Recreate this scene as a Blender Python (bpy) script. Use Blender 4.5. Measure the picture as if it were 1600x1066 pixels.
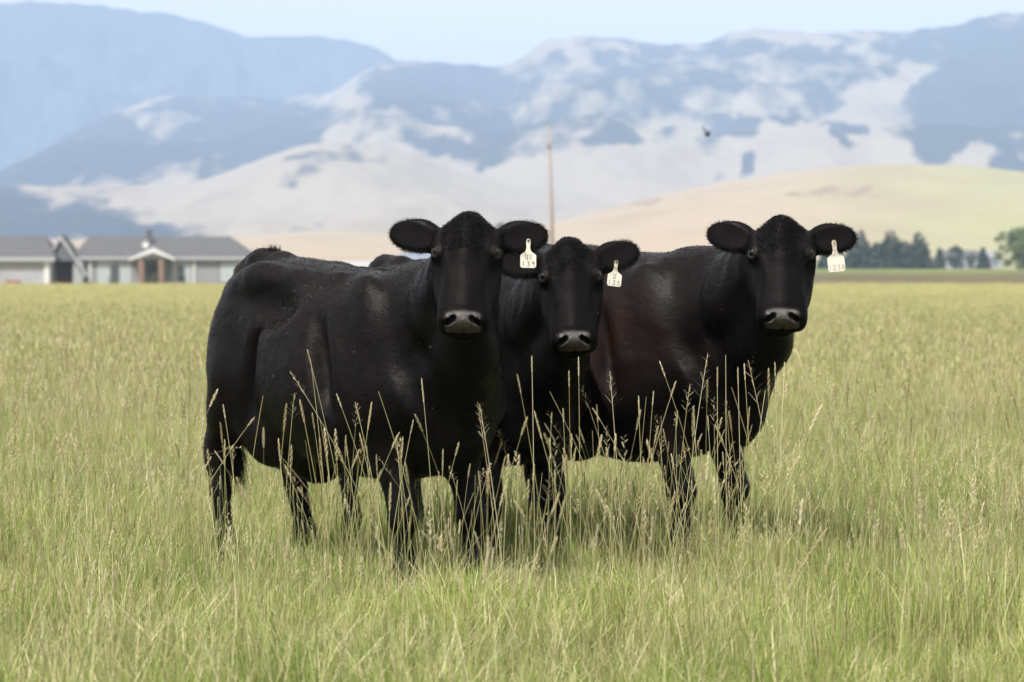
import bpy, math, random
import numpy as np
from mathutils import Vector, Matrix
R = math.radians
rng = np.random.default_rng(7)
random.seed(7)
for o in list(bpy.data.objects):
    bpy.data.objects.remove(o)
S = bpy.context.scene
COL = S.collection

# ---------------------------------------------------------------- camera
F_PX = 5600.0            # focal length in pixels of the 1600 px wide photograph
CAM_Z = 1.255
HORIZON = 428.0
cam_d = bpy.data.cameras.new('camera')
cam_d.sensor_width = 36.0
cam_d.lens = F_PX * 36.0 / 1600.0
cam_d.clip_start = 0.2
cam_d.clip_end = 60000.0
cam_d.dof.use_dof = True
cam_d.dof.focus_distance = 14.0
cam_d.dof.aperture_fstop = 5.6
cam = bpy.data.objects.new('camera', cam_d)
COL.objects.link(cam)
cam.location = (0, 0, CAM_Z)
cam.rotation_euler = (R(90) - math.atan((533.0 - HORIZON) / F_PX), 0, 0)
S.camera = cam

# ---------------------------------------------------------------- sky, sun, exposure
SUN_ELEV, SUN_AZ = 54.0, 210.0     # azimuth: compass-like, 0 = +Y, 90 = +X
w = bpy.data.worlds.new('World')
S.world = w
w.use_nodes = True
nt = w.node_tree
nt.nodes.clear()
sky = nt.nodes.new('ShaderNodeTexSky')
sky.sky_type = 'NISHITA'
sky.sun_disc = False
sky.sun_elevation = R(SUN_ELEV)
sky.sun_rotation = R(SUN_AZ)
sky.air_density = 1.0
sky.dust_density = 2.0
bg = nt.nodes.new('ShaderNodeBackground')
bg.inputs['Strength'].default_value = 0.15
wo = nt.nodes.new('ShaderNodeOutputWorld')
# a thin even veil of high cloud over the whole sky
veil = nt.nodes.new('ShaderNodeMix'); veil.data_type = 'RGBA'
vn = nt.nodes.new('ShaderNodeTexNoise'); vn.inputs['Scale'].default_value = 3.0; vn.inputs['Detail'].default_value = 6
vt = nt.nodes.new('ShaderNodeTexCoord'); vm = nt.nodes.new('ShaderNodeMapping'); vm.inputs['Scale'].default_value = (1, 1, 5)
vr = nt.nodes.new('ShaderNodeMapRange'); vr.inputs[1].default_value = .3; vr.inputs[2].default_value = .7; vr.inputs[3].default_value = .38; vr.inputs[4].default_value = .55
nt.links.new(vt.outputs['Generated'], vm.inputs[0]); nt.links.new(vm.outputs[0], vn.inputs[0]); nt.links.new(vn.outputs[0], vr.inputs[0])
nt.links.new(vr.outputs[0], veil.inputs[0]); nt.links.new(sky.outputs[0], veil.inputs[6]); veil.inputs[7].default_value = (8.2, 6.5, 4.7, 1)
nt.links.new(veil.outputs[2], bg.inputs[0])
nt.links.new(bg.outputs[0], wo.inputs[0])
sd = bpy.data.lights.new('sun', 'SUN')
sd.energy = 5.0
sd.angle = R(0.53)
sd.color = (1.0, 0.95, 0.87)
sun = bpy.data.objects.new('sun', sd)
COL.objects.link(sun)
_az, _el = R(SUN_AZ), R(SUN_ELEV)
SUN_DIR = Vector((math.sin(_az) * math.cos(_el), math.cos(_az) * math.cos(_el), math.sin(_el)))
sun.rotation_euler = SUN_DIR.to_track_quat('Z', 'Y').to_euler()
S.view_settings.view_transform = 'Standard'
S.view_settings.look = 'None'
S.view_settings.exposure = 0.60
S.view_settings.gamma = 1.0
S.view_settings.use_curve_mapping = False
S.render.engine = 'CYCLES'
S.cycles.use_denoising = True
S.cycles.max_bounces = 8
S.cycles.diffuse_bounces = 3
S.cycles.transmission_bounces = 4
S.cycles.transparent_max_bounces = 8
S.cycles.volume_bounces = 2
S.cycles.caustics_reflective = False
S.cycles.caustics_refractive = False

# ---------------------------------------------------------------- small helpers
def srgb(*c):
    return tuple(((v / 255.0) / 12.92 if v / 255.0 <= 0.04045 else (((v / 255.0) + 0.055) / 1.055) ** 2.4) for v in c)

def px(x, y, d):
    """the place at distance d that the photograph shows at pixel x, y"""
    return Vector(((x - 800.0) / F_PX * d, d, CAM_Z + (HORIZON - y) / F_PX * d))

def tag(o, label=None, cat=None, group=None, kind=None):
    if label: o['label'] = label
    if cat: o['category'] = cat
    if group: o['group'] = group
    if kind: o['kind'] = kind
    return o

def empty(name, loc=(0, 0, 0), rz=0.0, scale=1.0):
    o = bpy.data.objects.new(name, None)
    COL.objects.link(o)
    o.location = loc
    o.rotation_euler = (0, 0, rz)
    o.scale = (scale,) * 3
    o.empty_display_size = 0.2
    return o

def mesh_np(name, verts, quads=None, tris=None, mat=None, parent=None, smooth=True, link=True, mats=None, midx=None):
    """fast mesh from numpy arrays"""
    me = bpy.data.meshes.new(name)
    verts = np.asarray(verts, dtype=np.float32)
    nq = 0 if quads is None else len(quads)
    ntr = 0 if tris is None else len(tris)
    me.vertices.add(len(verts))
    me.vertices.foreach_set('co', verts.ravel())
    loops = []
    if nq: loops.append(np.asarray(quads, dtype=np.int32).ravel())
    if ntr: loops.append(np.asarray(tris, dtype=np.int32).ravel())
    loops = np.concatenate(loops)
    me.loops.add(len(loops))
    me.loops.foreach_set('vertex_index', loops)
    starts = np.concatenate([np.arange(nq, dtype=np.int32) * 4, nq * 4 + np.arange(ntr, dtype=np.int32) * 3])
    me.polygons.add(nq + ntr)
    me.polygons.foreach_set('loop_start', starts)
    me.update(calc_edges=True)
    me.polygons.foreach_set('use_smooth', np.full(nq + ntr, smooth, dtype=bool))
    if mats:
        for m in mats: me.materials.append(m)
        if midx is not None:
            me.polygons.foreach_set('material_index', np.asarray(midx, dtype=np.int32))
    elif mat: me.materials.append(mat)
    o = bpy.data.objects.new(name, me)
    if link: COL.objects.link(o)
    if parent: o.parent = parent
    return o

def vattr(o, name, arr):
    a = o.data.attributes.new(name, 'FLOAT', 'POINT')
    a.data.foreach_set('value', np.asarray(arr, dtype=np.float32))

def vcolor(o, name, arr):
    a = o.data.attributes.new(name, 'FLOAT_COLOR', 'POINT')
    arr = np.asarray(arr, dtype=np.float32)
    if arr.shape[1] == 3: arr = np.concatenate([arr, np.ones((len(arr), 1), np.float32)], 1)
    a.data.foreach_set('color', arr.ravel())

class MB:
    """collects simple shapes, links them as one mesh object"""
    def __init__(s): s.v, s.f = [], []
    def box(s, c, d, rot=None):
        b = len(s.v)
        for i in (-.5, .5):
            for j in (-.5, .5):
                for k in (-.5, .5):
                    p = Vector((i * d[0], j * d[1], k * d[2]))
                    if rot: p = rot @ p
                    s.v.append(tuple(p + Vector(c)))
        for f in ((0, 1, 3, 2), (4, 6, 7, 5), (0, 4, 5, 1), (2, 3, 7, 6), (0, 2, 6, 4), (1, 5, 7, 3)):
            s.f.append(tuple(b + i for i in f))
        return s
    def poly(s, pts):
        b = len(s.v); s.v += [tuple(p) for p in pts]; s.f.append(tuple(range(b, b + len(pts)))); return s
    def prism(s, pts, ext):
        """closed polygon pts extruded by vector ext"""
        b = len(s.v); n = len(pts); e = Vector(ext)
        s.v += [tuple(Vector(p)) for p in pts] + [tuple(Vector(p) + e) for p in pts]
        s.f.append(tuple(b + i for i in range(n))[::-1]); s.f.append(tuple(b + n + i for i in range(n)))
        for i in range(n):
            j = (i + 1) % n
            s.f.append((b + i, b + j, b + n + j, b + n + i))
        return s
    def tube(s, pts, rad, n=8, cap=True):
        b = len(s.v); pts = [Vector(p) for p in pts]
        for i, p in enumerate(pts):
            t = (pts[min(i + 1, len(pts) - 1)] - pts[max(i - 1, 0)]).normalized()
            a = t.cross(Vector((0, 0, 1)) if abs(t.z) < .9 else Vector((1, 0, 0))).normalized()
            c = t.cross(a)
            r = rad[i] if isinstance(rad, (list, tuple)) else rad
            for k in range(n):
                q = 2 * math.pi * k / n
                s.v.append(tuple(p + a * (r * math.cos(q)) + c * (r * math.sin(q))))
        for i in range(len(pts) - 1):
            for k in range(n):
                s.f.append((b + i * n + k, b + i * n + (k + 1) % n, b + (i + 1) * n + (k + 1) % n, b + (i + 1) * n + k))
        if cap:
            s.f.append(tuple(b + k for k in range(n))[::-1])
            s.f.append(tuple(b + (len(pts) - 1) * n + k for k in range(n)))
        return s
    def build(s, name, mat, parent=None, smooth=False, bevel=0):
        me = bpy.data.meshes.new(name)
        me.from_pydata(s.v, [], s.f); me.update()
        if smooth:
            for p in me.polygons: p.use_smooth = True
        me.materials.append(mat)
        o = bpy.data.objects.new(name, me); COL.objects.link(o)
        if parent: o.parent = parent
        if bevel:
            m = o.modifiers.new('bevel', 'BEVEL'); m.width = bevel; m.segments = 2
        return o

def material(name, color=(.5, .5, .5), rough=.6, noise=None, bump=None, spec=.5, metallic=0.0):
    """noise = (scale, second colour, [contrast lo, hi]); bump = (scale, strength, distance)"""
    m = bpy.data.materials.new(name); m.use_nodes = True
    t = m.node_tree; p = t.nodes['Principled BSDF']
    p.inputs['Base Color'].default_value = (*color, 1)
    p.inputs['Roughness'].default_value = rough
    p.inputs['Specular IOR Level'].default_value = spec
    p.inputs['Metallic'].default_value = metallic
    tc = t.nodes.new('ShaderNodeTexCoord')
    if noise:
        n = t.nodes.new('ShaderNodeTexNoise'); n.inputs['Scale'].default_value = noise[0]; n.inputs['Detail'].default_value = 6
        r = t.nodes.new('ShaderNodeValToRGB')
        lo, hi = noise[2] if len(noise) > 2 else (.35, .65)
        r.color_ramp.elements[0].position = lo; r.color_ramp.elements[1].position = hi
        r.color_ramp.elements[0].color = (*color, 1); r.color_ramp.elements[1].color = (*noise[1], 1)
        t.links.new(tc.outputs['Object'], n.inputs[0]); t.links.new(n.outputs[0], r.inputs[0])
        t.links.new(r.outputs[0], p.inputs['Base Color'])
    if bump:
        n = t.nodes.new('ShaderNodeTexNoise'); n.inputs['Scale'].default_value = bump[0]; n.inputs['Detail'].default_value = 5
        b = t.nodes.new('ShaderNodeBump'); b.inputs['Strength'].default_value = bump[1]; b.inputs['Distance'].default_value = bump[2]
        t.links.new(tc.outputs['Object'], n.inputs[0]); t.links.new(n.outputs[0], b.inputs['Height'])
        t.links.new(b.outputs[0], p.inputs['Normal'])
    return m

def vnoise(P, scale, seed=0):
    """smooth value noise on points (numpy, N x 2 or N x 3), -1..1"""
    P = np.asarray(P, dtype=np.float64) * scale
    if P.shape[1] == 2: P = np.concatenate([P, np.zeros((len(P), 1))], 1)
    I = np.floor(P).astype(np.int64); Fp = P - I; Fp = Fp * Fp * (3 - 2 * Fp)
    out = np.zeros(len(P))
    for dx in (0, 1):
        for dy in (0, 1):
            for dz in (0, 1):
                h = (I[:, 0] + dx) * 374761393 + (I[:, 1] + dy) * 668265263 + (I[:, 2] + dz) * 2147483647 + seed * 1274126177
                h = (h ^ (h >> 13)) * 1274126177
                h = (h ^ (h >> 16)) & 0xffff
                wgt = (Fp[:, 0] if dx else 1 - Fp[:, 0]) * (Fp[:, 1] if dy else 1 - Fp[:, 1]) * (Fp[:, 2] if dz else 1 - Fp[:, 2])
                out += wgt * (h / 32767.5 - 1)
    return out

def fbm(P, scale, octaves=4, seed=0):
    o = np.zeros(len(P)); a = 1.0; t = 0
    for k in range(octaves):
        o += a * vnoise(P, scale * 2 ** k, seed + k * 17); t += a; a *= .5
    return o / t

def catmull(xs, ys, n=12):
    """dense smooth table through the control points"""
    xs = np.asarray(xs, float); ys = np.asarray(ys, float)
    m = np.gradient(ys, xs)
    X, Y = [], []
    for i in range(len(xs) - 1):
        h = xs[i + 1] - xs[i]
        t = np.linspace(0, 1, n, endpoint=False)
        X.append(xs[i] + t * h)
        Y.append((2*t**3-3*t**2+1)*ys[i] + (t**3-2*t**2+t)*h*m[i] + (-2*t**3+3*t**2)*ys[i+1] + (t**3-t**2)*h*m[i+1])
    X.append([xs[-1]]); Y.append([ys[-1]])
    return np.concatenate(X), np.concatenate(Y)

# ================================================================ air, land, hills
def land_z(x, y):
    """the valley floor: flat pasture, rising very gently far away"""
    d = np.hypot(x, y)
    t = np.clip((d - 420) / 380, 0, 1)
    return t * t * (3 - 2 * t) * 2.3 + np.clip(d - 800, 0, 1e6) * .0018

def node_helpers(m):
    m.use_nodes = True
    t = m.node_tree; N = t.nodes; Lk = t.links
    def mix(a, b, fac, blend='MIX'):
        x = N.new('ShaderNodeMix'); x.data_type = 'RGBA'; x.blend_type = blend
        for s_, v in ((x.inputs[6], a), (x.inputs[7], b)):
            if isinstance(v, tuple): s_.default_value = (*v, 1)
            else: Lk.new(v, s_)
        if isinstance(fac, (int, float)): x.inputs[0].default_value = fac
        else: Lk.new(fac, x.inputs[0])
        return x.outputs[2]
    def mth(op, a, b=0.0, clamp=False):
        x = N.new('ShaderNodeMath'); x.operation = op; x.use_clamp = clamp
        for s_, v in ((x.inputs[0], a), (x.inputs[1], b)):
            if isinstance(v, (int, float)): s_.default_value = v
            else: Lk.new(v, s_)
        return x.outputs[0]
    def rng_(v, a, b, c=0.0, d=1.0):
        x = N.new('ShaderNodeMapRange'); x.inputs[1].default_value = a; x.inputs[2].default_value = b
        x.inputs[3].default_value = c; x.inputs[4].default_value = d
        Lk.new(v, x.inputs[0]); return x.outputs[0]
    geo = N.new('ShaderNodeNewGeometry')
    def noise(scale, detail=5, stretch=None):
        src = geo.outputs['Position']
        if stretch:
            mp = N.new('ShaderNodeMapping'); mp.inputs['Scale'].default_value = stretch; Lk.new(src, mp.inputs[0]); src = mp.outputs[0]
        n = N.new('ShaderNodeTexNoise'); n.inputs['Scale'].default_value = scale; n.inputs['Detail'].default_value = detail
        Lk.new(src, n.inputs[0]); return n.outputs[0]
    def attr(nm, out='Fac'):
        a = N.new('ShaderNodeAttribute'); a.attribute_name = nm; return a.outputs[out]
    return t, N, Lk, mix, mth, rng_, geo, noise, attr

# --- ground: one sheet to beyond the hills
M_GROUND = bpy.data.materials.new('pasture_ground')
t, N, Lk, mix, mth, rng_, geo, noise, attr = node_helpers(M_GROUND)
sep = N.new('ShaderNodeSeparateXYZ'); Lk.new(geo.outputs['Position'], sep.inputs[0])
c_near = mix((.055, .050, .022), (.09, .085, .030), rng_(noise(3.0, 6), .35, .65))
c_pale = mix((.44, .36, .19), (.34, .30, .14), rng_(noise(.02, 5), .35, .65))
c_dark = mix((.080, .072, .030), (.11, .095, .042), rng_(noise(.03, 5, (1, .3, 1)), .35, .65))
c_grn = mix((.12, .16, .045), (.17, .18, .07), rng_(noise(.02, 3), .35, .65))
yy = mth('ADD', sep.outputs[1], mth('MULTIPLY', mth('SUBTRACT', noise(.004, 3), .5), 60.0))
c = mix(c_near, c_pale, rng_(sep.outputs[1], 60, 200))
c = mix(c, c_dark, rng_(yy, 355, 372))
c = mix(c, c_grn, rng_(yy, 600, 680))
c = mix(c, c_pale, rng_(yy, 1100, 1250))
p = N['Principled BSDF']; Lk.new(c, p.inputs['Base Color']); p.inputs['Roughness'].default_value = .95; p.inputs['Specular IOR Level'].default_value = .1
rad = np.concatenate([np.array([0.01]), np.geomspace(4, 15500, 80)])
ang = np.linspace(0, 2 * np.pi, 145)[:-1]
gx = np.outer(rad, np.sin(ang)); gy = np.outer(rad, np.cos(ang))
gz = land_z(gx, gy); gz = np.minimum(gz, 14 + 0 * gz)
gv = np.stack([gx.ravel(), gy.ravel(), gz.ravel()], 1)
na = len(ang); q = []
ii, jj = np.meshgrid(np.arange(len(rad) - 1), np.arange(na), indexing='ij'); ii = ii.ravel(); jj = jj.ravel(); j2 = (jj + 1) % na
q = np.stack([ii * na + jj, ii * na + j2, (ii + 1) * na + j2, (ii + 1) * na + jj], 1)[:, ::-1]
tag(mesh_np('ground', gv, quads=q, mat=M_GROUND), 'flat pasture ground reaching to the hills', kind='structure')

# --- hills: height fields with crests, spurs and gullies
def hill_material(name, tan1, tan2, wood):
    m = bpy.data.materials.new(name)
    t, N, Lk, mix, mth, rng_, geo, noise, attr = node_helpers(m)
    tan = mix(tan1, tan2, attr('tint'))
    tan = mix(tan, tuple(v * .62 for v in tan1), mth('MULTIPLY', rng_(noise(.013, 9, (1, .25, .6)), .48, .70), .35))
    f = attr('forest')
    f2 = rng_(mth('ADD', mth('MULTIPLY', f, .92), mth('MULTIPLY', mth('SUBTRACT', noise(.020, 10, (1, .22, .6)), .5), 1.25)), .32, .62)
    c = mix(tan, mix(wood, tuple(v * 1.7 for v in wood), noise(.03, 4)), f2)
    p = N['Principled BSDF']; Lk.new(c, p.inputs['Base Color']); p.inputs['Roughness'].default_value = 1.0; p.inputs['Specular IOR Level'].default_value = 0.0
    return m

def hill(name, label, crest, D, W, mat, seed, forest=None, base_px=440, gully=.16, rows=150, cols=420, back=.6, x0=-400, x1=2000, tint=None, prof=1.25):
    cx, cy = zip(*crest)
    cx_, cy_ = catmull(cx, cy, 16)
    u = np.linspace(x0, x1, cols)                       # direction, as photograph column
    cpx = np.interp(u, cx_, cy_)
    H_ = (HORIZON - cpx) / F_PX * D                      # crest height
    fj = fbm(np.stack([u, u * 0], 1), .05, 4, seed)
    H_ = H_ * (1 + .010 * fj)
    v = np.concatenate([np.linspace(0, 1, rows), 1 + np.linspace(0, back, 30)[1:]])
    UU, VV = np.meshgrid(u, v, indexing='ij')
    dist = D - W * (1 - VV)
    X = (UU - 800) / F_PX * D * (1 - .0 * VV); X = X * (.35 + .65 * dist / D)
    Y = dist
    P2 = np.stack([X.ravel(), Y.ravel()], 1)
    n1 = fbm(P2 * np.array([1, .45]), 7.0 / W, 5, seed).reshape(UU.shape)
    n2 = fbm(P2 * np.array([1, .30]), 16.0 / W, 4, seed + 3).reshape(UU.shape)
    ridg = 1 - 2 * np.abs(n1)
    f = np.where(VV < 1, np.clip(VV, 0, 1) ** prof, 1 - ((VV - 1) / back) * .9)
    env = 4 * np.clip(VV, 0, 1) * (1 - np.clip(VV, 0, 1))
    env = np.where(VV > 1, .4 * np.clip((VV - 1) / back, 0, 1), env)
    Z = H_[:, None] * (f + gully * env * (ridg - .35) + gully * .35 * env * n2) + CAM_Z
    Z = np.maximum(Z, -30); Z = np.where(VV == 0, -30, Z)
    Vv = np.stack([X.ravel(), Y.ravel(), Z.ravel()], 1)
    nc = len(v)
    ii, jj = np.meshgrid(np.arange(cols - 1), np.arange(nc - 1), indexing='ij'); ii = ii.ravel(); jj = jj.ravel()
    q = np.stack([ii * nc + jj, (ii + 1) * nc + jj, (ii + 1) * nc + jj + 1, ii * nc + jj + 1], 1)
    o = mesh_np(name, Vv, quads=q, mat=mat)
    # how the land is covered: woods and dry grass
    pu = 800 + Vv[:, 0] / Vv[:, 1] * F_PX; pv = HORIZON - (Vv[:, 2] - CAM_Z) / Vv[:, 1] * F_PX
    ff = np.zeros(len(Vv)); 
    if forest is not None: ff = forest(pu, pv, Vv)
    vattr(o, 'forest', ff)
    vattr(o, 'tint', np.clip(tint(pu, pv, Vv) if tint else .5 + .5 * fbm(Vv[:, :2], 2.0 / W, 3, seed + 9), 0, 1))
    tag(o, label, kind='structure')
    return o

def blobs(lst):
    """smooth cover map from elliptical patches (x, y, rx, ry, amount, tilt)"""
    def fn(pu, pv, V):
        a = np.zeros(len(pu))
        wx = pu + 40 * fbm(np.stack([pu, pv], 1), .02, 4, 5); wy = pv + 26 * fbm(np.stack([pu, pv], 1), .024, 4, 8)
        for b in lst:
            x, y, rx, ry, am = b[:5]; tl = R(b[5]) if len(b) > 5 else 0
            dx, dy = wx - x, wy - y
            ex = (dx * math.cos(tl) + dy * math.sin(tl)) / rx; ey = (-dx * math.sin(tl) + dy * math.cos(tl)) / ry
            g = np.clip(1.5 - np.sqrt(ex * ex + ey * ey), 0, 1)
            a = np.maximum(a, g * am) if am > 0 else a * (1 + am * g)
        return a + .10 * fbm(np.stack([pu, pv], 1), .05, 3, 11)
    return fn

TAN1, TAN2 = (.285, .238, .195), (.255, .238, .185)
WOOD = (.030, .036, .044)
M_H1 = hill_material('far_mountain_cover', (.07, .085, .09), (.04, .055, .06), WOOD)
M_H2 = hill_material('range_cover', TAN1, TAN2, WOOD)
M_H3 = hill_material('foothill_cover', TAN1, TAN2, WOOD)
M_H4 = hill_material('dry_hill_cover', (.315, .262, .205), (.275, .275, .165), (.17, .14, .11))

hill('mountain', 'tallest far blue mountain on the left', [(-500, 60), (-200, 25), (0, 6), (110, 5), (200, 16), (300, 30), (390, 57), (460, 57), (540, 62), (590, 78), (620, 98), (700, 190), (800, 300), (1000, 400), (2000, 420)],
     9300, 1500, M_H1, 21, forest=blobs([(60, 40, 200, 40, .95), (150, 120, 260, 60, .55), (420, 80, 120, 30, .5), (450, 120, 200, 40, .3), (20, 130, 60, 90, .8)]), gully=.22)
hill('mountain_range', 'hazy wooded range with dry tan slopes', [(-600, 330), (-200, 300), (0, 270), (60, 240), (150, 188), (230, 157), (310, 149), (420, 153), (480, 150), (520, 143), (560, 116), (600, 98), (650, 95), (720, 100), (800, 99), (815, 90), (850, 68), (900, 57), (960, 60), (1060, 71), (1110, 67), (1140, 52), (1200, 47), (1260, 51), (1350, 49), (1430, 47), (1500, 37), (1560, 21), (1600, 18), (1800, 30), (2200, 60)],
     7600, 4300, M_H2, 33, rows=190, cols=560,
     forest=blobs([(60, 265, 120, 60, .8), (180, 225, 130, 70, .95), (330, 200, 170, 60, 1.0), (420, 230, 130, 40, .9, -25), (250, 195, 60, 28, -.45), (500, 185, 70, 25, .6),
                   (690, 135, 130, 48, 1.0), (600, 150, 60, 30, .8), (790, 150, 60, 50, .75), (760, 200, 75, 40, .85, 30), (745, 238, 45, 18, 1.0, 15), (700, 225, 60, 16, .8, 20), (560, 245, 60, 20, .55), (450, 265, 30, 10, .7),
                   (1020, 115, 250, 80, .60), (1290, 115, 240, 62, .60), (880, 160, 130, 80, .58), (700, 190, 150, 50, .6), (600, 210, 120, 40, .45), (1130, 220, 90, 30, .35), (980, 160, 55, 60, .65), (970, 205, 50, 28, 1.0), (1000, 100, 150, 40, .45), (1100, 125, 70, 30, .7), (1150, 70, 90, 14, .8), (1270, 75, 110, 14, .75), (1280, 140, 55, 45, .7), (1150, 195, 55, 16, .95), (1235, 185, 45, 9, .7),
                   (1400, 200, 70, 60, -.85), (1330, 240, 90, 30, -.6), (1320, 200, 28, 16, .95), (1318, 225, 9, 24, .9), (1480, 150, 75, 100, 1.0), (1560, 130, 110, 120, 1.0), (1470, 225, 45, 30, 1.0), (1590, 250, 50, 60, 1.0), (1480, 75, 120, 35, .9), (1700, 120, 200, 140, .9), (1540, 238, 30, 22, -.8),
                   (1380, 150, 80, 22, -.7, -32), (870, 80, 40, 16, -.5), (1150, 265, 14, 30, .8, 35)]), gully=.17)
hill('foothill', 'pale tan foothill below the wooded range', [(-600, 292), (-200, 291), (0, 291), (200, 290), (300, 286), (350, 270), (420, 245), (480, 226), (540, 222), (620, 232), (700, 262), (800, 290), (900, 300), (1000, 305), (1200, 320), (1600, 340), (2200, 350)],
     4300, 1700, M_H3, 45, forest=blobs([(-60, 340, 190, 60, .95), (100, 345, 150, 48, .8, 5), (250, 362, 140, 26, .55), (470, 262, 60, 16, .42), (520, 240, 60, 14, .45), (590, 240, 40, 12, .4), (480, 360, 40, 10, .4)]), gully=.16)  # first three patches: darker, bluer cover low on the left
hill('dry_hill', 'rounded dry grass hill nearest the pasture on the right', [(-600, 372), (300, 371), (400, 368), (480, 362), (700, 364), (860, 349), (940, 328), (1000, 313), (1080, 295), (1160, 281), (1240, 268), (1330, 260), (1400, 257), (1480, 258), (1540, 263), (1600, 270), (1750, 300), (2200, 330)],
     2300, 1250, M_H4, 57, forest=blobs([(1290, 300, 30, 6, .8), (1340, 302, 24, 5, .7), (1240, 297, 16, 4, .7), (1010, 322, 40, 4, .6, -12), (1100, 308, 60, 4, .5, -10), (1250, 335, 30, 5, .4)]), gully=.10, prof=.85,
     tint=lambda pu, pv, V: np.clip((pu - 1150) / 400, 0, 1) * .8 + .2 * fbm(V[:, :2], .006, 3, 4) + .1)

# --- hazy air
def build_haze():
    M = bpy.data.materials.new('hazy_air'); M.use_nodes = True
    n = M.node_tree.nodes; n.clear()
    out = n.new('ShaderNodeOutputMaterial'); pv = n.new('ShaderNodeVolumePrincipled')
    pv.inputs['Color'].default_value = HAZE_COL
    pv.inputs['Density'].default_value = HAZE_DENS
    pv.inputs['Anisotropy'].default_value = 0.0
    M.node_tree.links.new(pv.outputs[0], out.inputs['Volume'])
    b = MB().box((0, 4900, 395), (26000, 16300, 870)).build('haze', M)
    tag(b, 'thin blue summer haze over the valley', kind='stuff')
HAZE_DENS = 1.40e-4
HAZE_COL = (.44, .61, .90, 1)
build_haze()
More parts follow.
